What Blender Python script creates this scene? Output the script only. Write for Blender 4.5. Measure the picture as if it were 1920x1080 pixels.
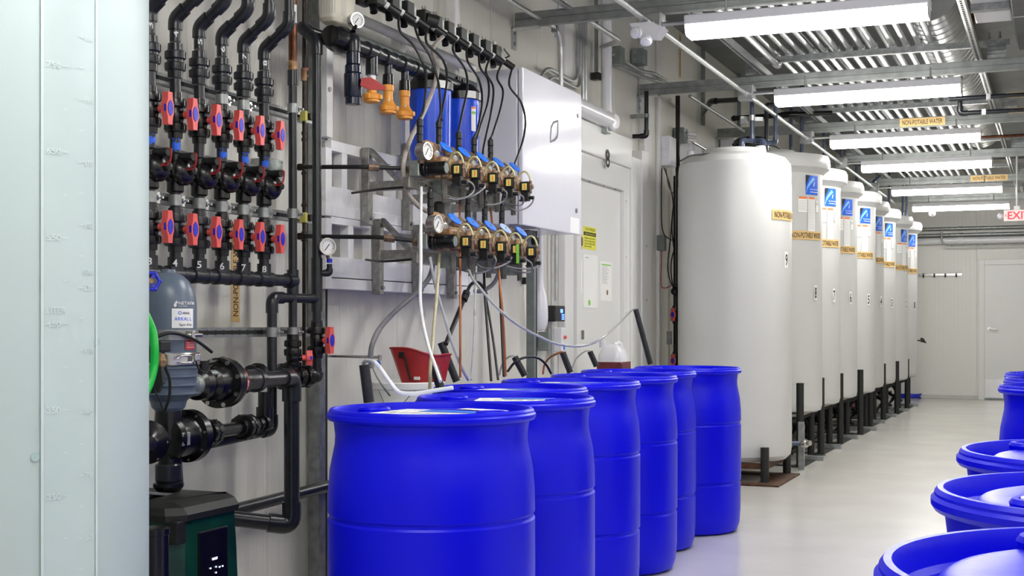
import bpy, bmesh, math, random
from mathutils import Vector as V, Matrix
random.seed(7)
PI = math.pi
for o in list(bpy.data.objects): bpy.data.objects.remove(o)
SC = bpy.context.scene
COL = SC.collection
# ---------------------------------------------------------------- camera
F, CX, CY, EYE = 2481.0, 960.0, 607.0, 1.125
TH = math.atan(1024.0 / F); SN, CS = math.sin(TH), math.cos(TH)
cd = bpy.data.cameras.new('camera'); cd.sensor_width = 36; cd.lens = F / 1920 * 36
cd.shift_y = (CY - 540) / 1920; cd.clip_start = .05; cd.clip_end = 100
cam = bpy.data.objects.new('camera', cd); COL.objects.link(cam)
cam.location = (0, 0, EYE); cam.rotation_euler = (PI / 2, 0, TH)
SC.camera = cam
# ---------------------------------------------------------------- world, exposure
wd = bpy.data.worlds.new('world'); SC.world = wd; wd.use_nodes = True
wd.node_tree.nodes['Background'].inputs[0].default_value = (.9, .95, 1, 1)
wd.node_tree.nodes['Background'].inputs[1].default_value = .3
SC.view_settings.view_transform = 'Standard'; SC.view_settings.look = 'None'
SC.view_settings.gamma = 1; SC.view_settings.use_curve_mapping = False
SC.view_settings.exposure = 1.25
LAMP = 17.0          # radiance of the fluorescent diffusers
# ---------------------------------------------------------------- measuring: a pixel of the photo on a real plane
def ray(u, v):
    a, b = (u - CX) / F, (CY - v) / F
    return a * CS - SN, CS + a * SN, b
def atD(u, v, D):
    x, y, z = ray(u, v); return V((x * D, y * D, EYE + z * D))
def atX(u, v, X):
    x, y, z = ray(u, v); return atD(u, v, X / x)
def atY(u, v, Y):
    x, y, z = ray(u, v); return atD(u, v, Y / y)
def atZ(u, v, Z):
    x, y, z = ray(u, v); return atD(u, v, (Z - EYE) / z)
def circ(u, cx, cy, r):            # near hit of column u on a vertical cylinder -> angle
    x, y, _ = ray(u, CY); l = math.hypot(x, y); x /= l; y /= l
    t = cx * x + cy * y; d = t * t - (cx * cx + cy * cy - r * r)
    t -= math.sqrt(max(d, 0)); return math.atan2(y * t - cy, x * t - cx)
# ---------------------------------------------------------------- materials
def mat(name, col, rough=.5, metal=0, bump=0, bscale=60, var=0, vscale=8, emit=0, coat=0, trans=0, sss=0, stretch=None, spec=.5, bands=None):
    m = bpy.data.materials.new(name); m.use_nodes = True
    nt = m.node_tree; N = nt.nodes; L = nt.links; b = N['Principled BSDF']
    b.inputs['Base Color'].default_value = (*col, 1); b.inputs['Roughness'].default_value = rough
    b.inputs['Metallic'].default_value = metal; b.inputs['Coat Weight'].default_value = coat
    b.inputs['Specular IOR Level'].default_value = spec
    if trans: b.inputs['Transmission Weight'].default_value = trans; b.inputs['IOR'].default_value = 1.25
    if sss:
        b.inputs['Subsurface Weight'].default_value = sss; b.inputs['Subsurface Scale'].default_value = .05
    if emit: b.inputs['Emission Color'].default_value = (*col, 1); b.inputs['Emission Strength'].default_value = emit
    tc = N.new('ShaderNodeTexCoord'); mp = N.new('ShaderNodeMapping'); L.new(tc.outputs['Object'], mp.inputs[0])
    if stretch: mp.inputs['Scale'].default_value = stretch
    if var:
        n = N.new('ShaderNodeTexNoise'); n.inputs['Scale'].default_value = vscale; n.inputs['Detail'].default_value = 5
        L.new(mp.outputs[0], n.inputs[0])
        r = N.new('ShaderNodeMapRange'); r.inputs[1].default_value = .3; r.inputs[2].default_value = .7
        r.inputs[3].default_value = 1 - var; r.inputs[4].default_value = 1 + var * .6
        L.new(n.outputs[0], r.inputs[0])
        mx = N.new('ShaderNodeVectorMath'); mx.operation = 'SCALE'; mx.inputs[0].default_value = col
        L.new(r.outputs[0], mx.inputs['Scale']); L.new(mx.outputs[0], b.inputs['Base Color'])
    if bump:
        n = N.new('ShaderNodeTexNoise'); n.inputs['Scale'].default_value = bscale; L.new(mp.outputs[0], n.inputs[0])
        bp = N.new('ShaderNodeBump'); bp.inputs['Strength'].default_value = bump; bp.inputs['Distance'].default_value = .01
        L.new(n.outputs[0], bp.inputs['Height']); L.new(bp.outputs[0], b.inputs['Normal'])
    return m
def wallmat(name, col, axis, pitch=.055, panel=1.12):
    m = mat(name, col, .38); nt = m.node_tree; N = nt.nodes; L = nt.links; b = N['Principled BSDF']
    tc = N.new('ShaderNodeTexCoord'); sp = N.new('ShaderNodeSeparateXYZ'); L.new(tc.outputs['Object'], sp.inputs[0])
    def groove(p, w, depth):
        a = N.new('ShaderNodeMath'); a.operation = 'PINGPONG'; a.inputs[1].default_value = p / 2
        L.new(sp.outputs[axis], a.inputs[0])
        r = N.new('ShaderNodeMapRange'); r.inputs[1].default_value = 0; r.inputs[2].default_value = w
        r.inputs[3].default_value = 0; r.inputs[4].default_value = depth; L.new(a.outputs[0], r.inputs[0]); return r
    g1, g2 = groove(pitch, .004, .5), groove(panel, .009, 2.5)
    ad = N.new('ShaderNodeMath'); ad.operation = 'ADD'; L.new(g1.outputs[0], ad.inputs[0]); L.new(g2.outputs[0], ad.inputs[1])
    ns = N.new('ShaderNodeTexNoise'); ns.inputs['Scale'].default_value = 420; L.new(tc.outputs['Object'], ns.inputs[0])
    sc = N.new('ShaderNodeMath'); sc.operation = 'MULTIPLY_ADD'; sc.inputs[1].default_value = .35
    L.new(ns.outputs[0], sc.inputs[0]); L.new(ad.outputs[0], sc.inputs[2])
    bp = N.new('ShaderNodeBump'); bp.inputs['Strength'].default_value = .6; bp.inputs['Distance'].default_value = .0038
    L.new(sc.outputs[0], bp.inputs['Height']); L.new(bp.outputs[0], b.inputs['Normal'])
    return m
WALL = wallmat('ribbed_wall_panel', (.73, .715, .65), 1)
WALLX = wallmat('ribbed_far_panel', (.76, .75, .71), 0)
TRIM = mat('white_trim', (.74, .74, .72), .35, bump=.05, bscale=30)
DOORM = mat('door_paint', (.745, .745, .73), .35, bump=.04, bscale=20)
CEIL = mat('ceiling_deck', (.20, .205, .20), .6, var=.2, vscale=3)
FLOOR = mat('epoxy_floor', (.61, .59, .55), .22, var=.06, vscale=2.2, bump=.04, bscale=7)
GALV = mat('galvanised_steel', (.33, .345, .34), .42, .75, var=.3, vscale=25, bump=.05, bscale=60)
GALVD = mat('galvanised_beam', (.30, .315, .305), .5, .55, var=.22, vscale=14)
COND = mat('conduit_zinc', (.56, .57, .57), .32, .9, var=.12, vscale=20)
SLOT = mat('slot_shadow', (.012, .012, .012), .8, var=.2)
STAIN = mat('worn_stainless', (.34, .33, .31), .38, .8, var=.35, vscale=40)
PVC = mat('grey_pvc', (.014, .016, .021), .28, var=.3, vscale=30)
PVCB = mat('blue_grey_pvc', (.065, .085, .14), .28, var=.25, vscale=20)
BLK = mat('black_plastic', (.0045, .0045, .0055), .26, var=.3, vscale=20)
RUB = mat('black_rubber', (.012, .012, .013), .45, var=.3, vscale=20)
MATB = mat('matt_black', (.009, .010, .009), .55, var=.3, vscale=30)
RED = mat('red_handle', (.80, .11, .10), .35, var=.1, vscale=40)
REDD = mat('dark_red_plastic', (.42, .03, .03), .4, var=.15, vscale=20)
BLUEI = mat('blue_insert', (.01, .02, .55), .35, var=.15, vscale=40)
BLUEP = mat('blue_tape', (.01, .12, .75), .5, var=.3, vscale=60)
DRUM = mat('blue_polyethylene', (.0, .0005, .70), .38, var=.08, vscale=3, bump=.10, bscale=18, spec=.26)
BOWL = mat('blue_filter_bowl', (.012, .08, .72), .28, var=.08)
TANK = mat('translucent_polyethylene', (.57, .572, .56), .38, var=.04, vscale=1.6, bump=.05, bscale=14)
TANKN = mat('pale_aqua_polyethylene', (.50, .60, .60), .5, var=.03, vscale=1.5)
EMBOSS = mat('raised_polyethylene', (.62, .71, .71), .3, var=.03)
YEL = mat('orange_camlock', (.88, .37, .06), .4, var=.1, vscale=30)
BRASS = mat('dull_brass', (.34, .20, .10), .5, .35, var=.55, vscale=45, bump=.2, bscale=90)
BRASSD = mat('tarnished_brass', (.20, .13, .09), .5, .4, var=.5, vscale=50)
NICK = mat('chrome', (.60, .59, .57), .26, .95, var=.15, vscale=30)
COPP = mat('copper', (.11, .042, .02), .33, .8, var=.6, vscale=25)
COPD = mat('aged_copper', (.035, .022, .016), .4, .6, var=.6, vscale=30)
DIAL = mat('gauge_dial', (.72, .72, .70), .4, var=.03)
DISC = mat('blue_disc', (.01, .17, .85), .35, var=.06)
WHT = mat('white_enamel', (.78, .78, .80), .25, var=.02, coat=.2)
CAB = mat('cabinet_enamel', (.74, .74, .79), .13, var=.015)
FRM = mat('white_frame_paint', (.86, .86, .845), .4, var=.08, vscale=12)
GBOX = mat('grey_box_paint', (.20, .23, .215), .5, .2, var=.2, vscale=20)
GALU = mat('grey_alloy', (.36, .40, .37), .4, .5, var=.3, vscale=40)
FILT = mat('slate_filter_plastic', (.12, .155, .21), .34, var=.12, vscale=10)
GREENH = mat('green_hose_rubber', (.0, .50, .05), .3, var=.08)
PUMPG = mat('dark_green_plastic', (.004, .055, .03), .35, var=.5, vscale=9)
AMBER = mat('marker_amber', (.74, .50, .21), .5, var=.1, vscale=60)
INK = mat('black_ink', (.012, .012, .012), .5, var=.1)
PAPER = mat('paper', (.86, .86, .84), .5, var=.03)
GINK = mat('grey_print', (.45, .46, .46), .6, var=.1)
LBLUE = mat('label_blue', (.02, .13, .75), .35, var=.05)
SKYB = mat('label_sky_blue', (.22, .48, .85), .35, var=.05)
ORNG = mat('label_orange', (.85, .22, .07), .5, var=.05)
LYEL = mat('label_yellow', (.72, .66, .16), .5, var=.08)
CYEL = mat('caution_yellow', (.76, .74, .08), .5, var=.05)
GRN = mat('green_print', (.22, .60, .06), .5, var=.05)
TUBY = mat('yellowed_tube', (.55, .52, .27), .3, var=.15, vscale=50)
TUBW = mat('white_tube', (.74, .75, .77), .3, var=.05)
TUBC = mat('clear_tube', (.62, .64, .63), .18, trans=.45, var=.05)
TUBT = mat('tan_tube', (.42, .38, .24), .3, var=.15, vscale=40)
TUBO = mat('orange_tube', (.36, .12, .04), .35, var=.12, vscale=40)
TUBG = mat('grey_hose', (.24, .24, .25), .35, var=.15, vscale=60)
TUBB = mat('braided_beige_hose', (.36, .32, .29), .45, var=.25, vscale=160)
WIRER = mat('red_wire', (.45, .03, .03), .4, var=.1)
BROWN = mat('brown_rust', (.10, .045, .022), .65, .3, var=.7, vscale=14, bump=.3, bscale=40)
LENS = mat('lamp_lens', (.8, .82, .85), .08, var=.02)
LAMPM = mat('lit_diffuser', (1, .985, .95), .5, emit=LAMP)
EXITR = mat('exit_letters', (1, .03, .05), .5, emit=.5)
EXITW = mat('exit_panel', (.9, .66, .64), .4, emit=.12)
LED = mat('blue_led', (.05, .12, 1), .5, emit=3)
LEDW = mat('white_led', (.6, .7, 1), .5, emit=2)
DUCT = mat('spiral_duct_steel', (.55, .56, .55), .33, .8, var=.15, vscale=6)
# ---------------------------------------------------------------- mesh builder
ORG = {}
def frame(d, up=V((0, 0, 1))):
    d = d.normalized(); a = d.cross(up)
    if a.length < 1e-4: a = d.cross(V((1, 0, 0)))
    a.normalize(); return a, d.cross(a) * -1, d
def spline(p, k):
    p = [V(q) for q in p]
    if k < 1 or len(p) < 3: return p
    q = [p[0] * 2 - p[1]] + p + [p[-1] * 2 - p[-2]]; out = []
    for i in range(1, len(q) - 2):
        for j in range(k):
            t = j / k; a, b, c, d = q[i - 1], q[i], q[i + 1], q[i + 2]
            out.append(.5 * ((2 * b) + (c - a) * t + (2 * a - 5 * b + 4 * c - d) * t * t + (3 * b - a - 3 * c + d) * t ** 3))
    return out + [p[-1]]
def fillet(p, R, n=6):
    p = [V(q) for q in p]; out = [p[0]]
    for i in range(1, len(p) - 1):
        a, b, c = p[i - 1], p[i], p[i + 1]; d1, d2 = (a - b), (c - b)
        r = min(R, d1.length * .48, d2.length * .48); s, e = b + d1.normalized() * r, b + d2.normalized() * r
        for j in range(n + 1):
            t = j / n; out.append(s * (1 - t) ** 2 + b * 2 * t * (1 - t) + e * t * t)
    return out + [p[-1]]
class G:
    def many(s, name, m, parent, label=None, **k):         # every loose piece becomes a part of its own
        s.bm.verts.ensure_lookup_table(); seen = set(); out = []
        for v in s.bm.verts:
            if v in seen: continue
            st, isl = [v], []; seen.add(v)
            while st:
                a = st.pop(); isl.append(a)
                for e in a.link_edges:
                    b = e.other_vert(a)
                    if b not in seen: seen.add(b); st.append(b)
            out.append(isl)
        for isl in out:
            g = G(); g.ms = s.ms; mp = {a: g.bm.verts.new(a.co) for a in isl}; fs = {f for a in isl for f in a.link_faces}
            for f in sorted(fs, key=lambda f: f.index): g.bm.faces.new([mp[a] for a in f.verts])
            g.build(name, m, parent, label, **k)
        s.bm.free()
    def __init__(s): s.bm = bmesh.new(); s.ms = 0; s.bx = False
    def ring(s, c, a, b, r, n, ph=0):
        return [s.bm.verts.new(c + (a * math.cos(ph + 2 * PI * i / n) + b * math.sin(ph + 2 * PI * i / n)) * r) for i in range(n)]
    def loft(s, rings, caps=True):
        for A, B in zip(rings, rings[1:]):
            n = len(A)
            for i in range(n): s.bm.faces.new((A[i], A[(i + 1) % n], B[(i + 1) % n], B[i]))
        if caps:
            s.bm.faces.new(rings[0][::-1]); s.bm.faces.new(rings[-1])
        return s
    def cyl(s, p0, p1, r, r2=None, n=18, caps=True):
        p0, p1 = V(p0), V(p1); a, b, d = frame(p1 - p0)
        return s.loft([s.ring(p0, a, b, r, n), s.ring(p1, a, b, r if r2 is None else r2, n)], caps)
    def tube(s, pts, r, n=10, k=0):
        P = spline(pts, k); a = None; R = []; s.ms = 50 if n < 14 else s.ms
        for i, p in enumerate(P):
            d = (P[min(i + 1, len(P) - 1)] - P[max(i - 1, 0)])
            if d.length < 1e-7: continue
            d.normalize()
            if a is None: a = frame(d)[0]
            a = (a - d * a.dot(d)); a = a.normalized() if a.length > 1e-5 else frame(d)[0]
            R.append(s.ring(p, a, d.cross(a), r, n))
        return s.loft(R)
    def lathe(s, prof, o, ax=(0, 0, 1), n=32, ph=0):       # prof: (r, h)
        o = V(o); a, b, d = frame(V(ax)); R = [s.ring(o + d * h, a, b, max(r, 1e-4), n, ph) for r, h in prof]
        return s.loft(R, True)
    def box(s, lo, hi, bev=0, M=None):
        lo, hi = V(lo), V(hi); c, h = (lo + hi) / 2, (hi - lo) / 2
        vs = [s.bm.verts.new(c + V((x * h.x, y * h.y, z * h.z))) for x in (-1, 1) for y in (-1, 1) for z in (-1, 1)]
        fs = [s.bm.faces.new([vs[i] for i in q]) for q in ((0, 1, 3, 2), (4, 6, 7, 5), (0, 4, 5, 1), (2, 3, 7, 6), (0, 2, 6, 4), (1, 5, 7, 3))]
        if bev:
            s.bx = True
            es = list({e for f in fs for e in f.edges})
            r = bmesh.ops.bevel(s.bm, geom=es, offset=bev, segments=2, affect='EDGES', profile=.5)
            vs = list({v for f in r['faces'] for v in f.verts} | {v for v in vs if v.is_valid})
        if M is not None:
            for v in vs: v.co = c + M @ (v.co - c)
        return s
    def rod(s, p0, p1, w, h, up=(0, 0, 1)):                # rectangular bar from p0 to p1
        p0, p1 = V(p0), V(p1); a, b, d = frame(p1 - p0, V(up)); R = []
        for p in (p0, p1): R.append([s.bm.verts.new(p + a * x * w / 2 + b * y * h / 2) for x, y in ((-1, -1), (1, -1), (1, 1), (-1, 1))])
        return s.loft(R)
    def prism(s, poly, o, ex, ey, depth):                  # poly in (ex, ey), pushed along ex x ey
        o, ex, ey = V(o), V(ex), V(ey); ez = ex.cross(ey).normalized()
        R = [[s.bm.verts.new(o + ex * x + ey * y + ez * t) for x, y in poly] for t in (0, depth)]
        return s.loft(R)
    def sph(s, c, r, sx=1, sy=1, sz=1, n=16):
        bmesh.ops.create_uvsphere(s.bm, u_segments=n, v_segments=max(6, n // 2), radius=r,
                                  matrix=Matrix.Translation(V(c)) @ Matrix.Diagonal((sx, sy, sz, 1))); return s
    def quad(s, a, b, c, d):
        s.bm.faces.new([s.bm.verts.new(V(p)) for p in (a, b, c, d)]); return s
    def build(s, name, m, parent=None, label=None, sharp=25, recalc=True):
        if recalc: bmesh.ops.recalc_face_normals(s.bm, faces=s.bm.faces[:])
        o0 = ORG[parent.name] if parent is not None else V((0, 0, 0))
        if o0.length: bmesh.ops.translate(s.bm, verts=s.bm.verts[:], vec=-o0)
        lim = math.radians(max(sharp, s.ms))
        for f in s.bm.faces: f.smooth = True
        for e in s.bm.edges:
            L_ = e.link_faces; an = e.calc_face_angle(0) if len(L_) == 2 else 9
            if s.bx and .15 < an <= lim:
                a0, a1 = L_[0].calc_area(), L_[1].calc_area(); an = 9 if max(a0, a1) > 6 * min(a0, a1) else an
            e.smooth = an <= lim
        me = bpy.data.meshes.new(name); s.bm.to_mesh(me); s.bm.free(); me.materials.append(m)
        o = bpy.data.objects.new(name, me); COL.objects.link(o)
        if parent is not None: o.parent = parent; ORG[o.name] = o0
        else: ORG[o.name] = V((0, 0, 0))
        if label: o['label'] = label
        return o
def tag(o, label, cat, group=None, kind=None):
    if label: o['label'] = label
    if cat: o['category'] = cat
    if group: o['group'] = group
    if kind: o['kind'] = kind
    return o
def thing(name, label, cat, loc=(0, 0, 0), group=None):
    o = bpy.data.objects.new(name, None); o.empty_display_size = .05; COL.objects.link(o); o.location = loc
    ORG[o.name] = V(loc); return tag(o, label, cat, group)
def struct(g, name, m, parent=None, **k):
    o = g.build(name, m, parent, **k)
    if parent is None: o['kind'] = 'structure'
    return o
def dup(root, loc, label, group=None):
    r = root.copy(); COL.objects.link(r); r.location = loc; ORG[r.name] = V(loc); tag(r, label, None, group)
    for ch in list(root.children):
        c = ch.copy(); COL.objects.link(c); c.parent = r
        for g in list(ch.children):
            d = g.copy(); COL.objects.link(d); d.parent = c
    return r
# ---------------------------------------------------------------- lettering
TXT = {}; BOLD = .018
def glyphs(s):
    if s not in TXT:
        c = bpy.data.curves.new('t', 'FONT'); c.body = s; c.resolution_u = 3; c.offset = BOLD if len(s) < 6 else .006
        o = bpy.data.objects.new('t', c); COL.objects.link(o); dg = bpy.context.evaluated_depsgraph_get(); dg.update()
        me = o.evaluated_get(dg).to_mesh(); vs = [(v.co.x, v.co.y) for v in me.vertices]; fs = [tuple(p.vertices) for p in me.polygons]
        o.evaluated_get(dg).to_mesh_clear(); bpy.data.objects.remove(o); bpy.data.curves.remove(c)
        x0, y0 = min(v[0] for v in vs), min(v[1] for v in vs); x1, y1 = max(v[0] for v in vs), max(v[1] for v in vs)
        TXT[s] = ([((x - x0) / (x1 - x0), (y - y0) / (y1 - y0)) for x, y in vs], fs)
    return TXT[s]
def words(g, s, f, x0, y0, w, h, bold=0):                    # f maps (x, y) metres on the label to a point
    vs, fs = glyphs(s); B = [g.bm.verts.new(f(x0 + x * w, y0 + y * h)) for x, y in vs]
    for q in fs:
        try: g.bm.faces.new([B[i] for i in q])
        except ValueError: pass
    return g
def flat(o, ex, ey, off=.001):
    o, ex, ey = V(o), V(ex).normalized(), V(ey).normalized(); ez = ex.cross(ey)
    return lambda x, y, k=1: o + ex * x + ey * y + ez * off * k
def wrap(cx, cy, r, phi, z, off=.001):
    return lambda x, y, k=1: V((cx + (r + off * k) * math.cos(phi + x / r), cy + (r + off * k) * math.sin(phi + x / r), z + y))
def patch(g, f, x0, y0, x1, y1, k=1, n=8, th=.0008):          # thin plate following f
    T = [[g.bm.verts.new(f(x0 + (x1 - x0) * i / n, y, k)) for i in range(n + 1)] for y in (y0, y1)]
    for i in range(n): g.bm.faces.new((T[0][i], T[0][i + 1], T[1][i + 1], T[1][i]))
    return g
def lay(f, k): return lambda x, y, kk=1: f(x, y, k)
def marker(parent, f, x0, y0, w, h, s='NON-POTABLE WATER'):
    m = patch(G(), f, x0, y0, x0 + w, y0 + h).build('pipe_marker', AMBER, parent, 'amber marker strip with black capitals', recalc=False)
    words(G(), s, lay(f, 2), x0 + w * .06, y0 + h * .2, w * .88, h * .6).build('lettering', INK, m, recalc=False)
    return m
# ---------------------------------------------------------------- plumbing kit
def pvc(t, pts, r, m=PVC, R=None, name='pipe', k=1.26, cap=1.0):
    R = R or r * 1.7; g = G(); g.tube(fillet(pts, R), r, 16); g.build(name, m, t)
    P = [V(p) for p in pts]
    for i in range(1, len(P) - 1):
        d1, d2 = (P[i - 1] - P[i]), (P[i + 1] - P[i]); L1, L2 = min(d1.length * .49, R + r * 1.4 * cap), min(d2.length * .49, R + r * 1.4 * cap)
        q = fillet([P[i] + d1.normalized() * L1, P[i], P[i] + d2.normalized() * L2], R)
        G().tube(q, r * k, 16).build('elbow', m, t)
def band(t, p, d, r, L, m=PVC, name='coupling'):
    d = V(d).normalized(); p = V(p); G().cyl(p - d * L / 2, p + d * L / 2, r).build(name, m, t)
def union(t, c, d, r, m=BLK, s=1.0):
    c, d = V(c), V(d).normalized(); R = r * 1.75
    prof = [(r * 1.25, -3.2), (r * 1.3, -2.0), (R * .98, -1.95), (R, -1.8), (R, -.75), (R * .93, -.6), (r * 1.35, -.55), (r * 1.35, -.1), (R * .93, -.05), (R, .1), (R, 1.2), (R * .93, 1.35), (r * 1.3, 1.4), (r * 1.25, 2.6)]
    u = G(); u.lathe([(a, h * r * s) for a, h in prof], c, d, 24)
    u = u.build('union_fitting', m, t); g = G(); a, b, _ = frame(d)
    for z0, z1 in ((-1.75, -.8), (.15, 1.15)):
        for i in range(10):
            e = a * math.cos(i * PI / 5) + b * math.sin(i * PI / 5); q = c + e * R
            g.rod(q + d * z0 * r * s, q + d * z1 * r * s, r * .16, r * .2, e)
    g.build('grip_ribs', m, u)
def ballvalve(t, c, r, hd=(1, 0, 0), d=(0, 0, 1), L=.052, hl=.052, reach=.06, hm=None, name='ball_valve', body=BLK):
    c, d, hd = V(c), V(d).normalized(), V(hd).normalized(); s = hd.cross(d).normalized(); g = G()
    prof = [(r * 1.2, -1.35), (r * 1.25, -1.0), (r * 1.75, -.98), (r * 1.8, -.9), (r * 1.8, -.52), (r * 1.65, -.46), (r * 1.3, -.44), (r * 1.42, -.2), (r * 1.45, 0), (r * 1.42, .2), (r * 1.3, .44), (r * 1.65, .46), (r * 1.8, .52), (r * 1.8, .9), (r * 1.75, .98), (r * 1.25, 1.0), (r * 1.2, 1.35)]
    g.lathe([(a, h * L) for a, h in prof], c, d, 24)
    for i in range(12):
        e = s * math.cos(i * PI / 6) + hd * math.sin(i * PI / 6)
        for q in (-.71, .71): g.rod(c + d * (q - .17) * L + e * r * 1.8, c + d * (q + .17) * L + e * r * 1.8, r * .16, r * .16, e)
    g.cyl(c + hd * r, c + hd * reach * .62, r * .75)
    v = g.build(name, body, t)
    h = G(); h.cyl(c + hd * reach * .5, c + hd * reach, r * .62, n=14)
    w, ww = .011, .019
    h.prism([(-w, -hl), (w, -hl), (w + .002, -hl * .55), (ww, -hl * .25), (ww, hl * .25), (w + .002, hl * .55), (w, hl), (-w, hl), (-w - .002, hl * .55), (-ww, hl * .25), (-ww, -hl * .25), (-w - .002, -hl * .55)],
            c + hd * (reach - .004), s * (1 if s.cross(d).dot(hd) > 0 else -1), d, .022)
    h = h.build('valve_handle', hm or RED, v)
    b = G(); ss = s * (1 if s.cross(d).dot(hd) > 0 else -1)
    b.prism([(-.010, -hl * .3), (0, -hl * .48), (.010, -hl * .3), (.013, 0), (.010, hl * .3), (0, hl * .48), (-.010, hl * .3), (-.013, 0)], c + hd * (reach + .014), ss, d, .006)
    # the insert wraps onto the side that faces along the room
    b.rod(c + hd * (reach + .012) - ss * .0185 - d * hl * .22, c + hd * (reach + .012) - ss * .0185 + d * hl * .22, .008, .003, ss)
    # third level only: the insert is built as a second child of the valve
    b.build('handle_insert', BLUEI, v, 'blue insert on the red handle')
    return v
def gauge(t, c, n, r, depth=None, stem=None):
    c, n = V(c), V(n).normalized(); depth = depth or r * .8
    G().lathe([(r * .9, -depth), (r, -depth * .9), (r, -.004), (r * 1.06, 0), (r * 1.04, .006), (r * .88, .006), (r * .86, 0)], c, n, 28).build('gauge_case', NICK, t)
    G().cyl(c, c + n * .002, r * .88, n=28).build('dial', DIAL, t)
    a, b, d = frame(n); g = G(); o = c + n * .0035
    g.rod(o - a * r * .2 + b * r * .3, o + a * r * .35 - b * r * .45, r * .09, .001, n)
    for i in range(11):
        t0 = PI * (1.25 - 1.5 * i / 10); e = a * math.cos(t0) + b * math.sin(t0) * 1
        g.rod(o + e * r * .62, o + e * r * .74, r * .05, .001, n)
    g.build('needle', INK, t)
    if stem: G().cyl(c - n * depth * .5, V(stem), r * .28).build('stem', BRASSD, t)
def clamp(t, c, r, w=.03, side=V((1, 0, 0)), m=GALV):
    c = V(c); G().cyl(c - V((0, 0, w / 2)), c + V((0, 0, w / 2)), r + .004, n=20).build('pipe_clamp', m, t)
    q = c + V((.2, 1, 0)).normalized() * (r + .012); g = G(); g.box(q - V((.002, .012, w / 2)), q + V((.002, .012, w / 2)))
    g.cyl(q + V((-.02, 0, 0)), q + V((.024, 0, 0)), .0045, n=8); g.cyl(q + V((.002, 0, 0)), q + V((.010, 0, 0)), .009, n=6)
    g.build('clamp_bolt', COND, t)
def strut(name, p0, p1, label, cat='strut', w=.041, m=GALV, holes=None, group=None, up=(0, 0, 1)):
    t = thing(name, label, cat, (V(p0) + V(p1)) / 2, group); p0, p1 = V(p0), V(p1)
    G().rod(p0, p1, w, w, up).build('channel', m, t)
    a, b, d = frame(p1 - p0, V(up))
    if holes is not None:
        hv = {'b': -b, 'a': a, '-a': -a, 'B': b}[holes]; g = G(); L = (p1 - p0).length; n = int(L / .05); sd = a if holes in 'bB' else b
        for i in range(n):
            q = p0 + d * (.025 + i * .05) + hv * (w / 2 + .0006); g.rod(q - d * .013, q + d * .013, .014 if abs(hv.dot(b)) > .5 else .0012, .0012 if abs(hv.dot(b)) > .5 else .014, up)
        g.build('slots', SLOT, t)
    return t
def hose(name, pts, r, m, label, cat='hose', k=8, ends=None, group=None):
    t = G().tube(pts, r, 10, k).build(name, m); return tag(t, label, cat, group)
# ================================================================ ROOM
WX, FY, RX, NY, CZ = -2.9, 20.8, 2.3, -3.0, 3.55
struct(G().box((WX - .1, NY, -.1), (RX + .1, FY + .1, 0)), 'floor', FLOOR)
struct(G().box((WX - .1, NY, CZ), (RX + .1, FY + .1, CZ + .1)), 'ceiling', CEIL)
struct(G().box((WX - .1, NY, 0), (WX, FY, CZ)), 'wall_left', WALL)
struct(G().box((RX, NY, 0), (RX + .1, FY, CZ)), 'wall_right', WALL)
struct(G().box((WX, FY, 0), (RX, FY + .1, CZ)), 'wall_far', WALLX)
struct(G().box((WX, NY - .1, 0), (RX, NY, CZ)), 'wall_near', WALLX)
struct(G().box((WX, FY - .02, 0), (-1.1, FY, .06), .004), 'baseboard_far', mat('baseboard_grey', (.55, .55, .52), .4, var=.1))
# full-height trims on the left wall beside the door
for i, (u0, u1, d) in enumerate(((1060, 1076, .05), (1209, 1222, .05), (1236, 1240, .03))):
    a, b = atX(u0, 600, WX + d), atX(u1, 600, WX + d)
    struct(G().box((WX, a.y, 0), (WX + d, b.y, CZ), .006), 'trim_%d' % (i + 1), TRIM)
# ---- door 8 in the left wall
d1 = thing('door_1', None, None, (WX, 8.5, 0)); d1['kind'] = 'structure'
G().box((WX, 8.08, .01), (WX + .018, 9.0, 2.07), .003).build('door_leaf', DOORM, d1)
g = G(); JX = WX + .05
g.box((WX, 9.0, 0), (JX, 9.12, 2.24), .004); g.box((WX, 8.0, 0), (JX, 8.08, 2.24), .004); g.box((WX, 8.08, 2.07), (JX, 9.0, 2.24), .004)
g.build('door_frame', DOORM, d1)
g = G(); g.box((WX, 9.12, 0), (JX + .02, 9.34, 2.33), .006); g.box((WX, 7.2, 2.24), (JX + .02, 9.12, 2.45), .006)
g.box((WX, 9.34, 0), (JX + .03, 9.50, 2.40), .004)
g.build('door_surround', TRIM, d1)
g = G()
for z in (.5, .9, 1.3, 1.7): g.sph((JX + .033, 9.44, z), .006, n=8)
for z in (.4, .8, 1.2, 1.6, 2.0): g.sph((JX + .002, 9.03, z), .004, n=8)
for y in (8.3, 8.6, 8.85): g.sph((JX - .02, y, 2.068), .005, n=8)
g.many('screw', GALV, d1)
p = atX(1076, 628, WX + .02); G().box(p + V((0, .0, -.03)), p + V((.03, .12, .03)), .004).build('door_latch', STAIN, d1)
f = flat(atX(1133, 315, JX + .02), (0, 1, 0), (0, 0, 1), .002)
q = atX(1139, 298, JX + .0215)
n8 = words(G(), '8', flat((JX + .022, q.y - .045, q.z - .06), (0, 1, 0), (0, 0, 1), .003), 0, 0, .085, .125).build('door_number', INK, d1, 'black numeral 8 over the door', recalc=False)
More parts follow.
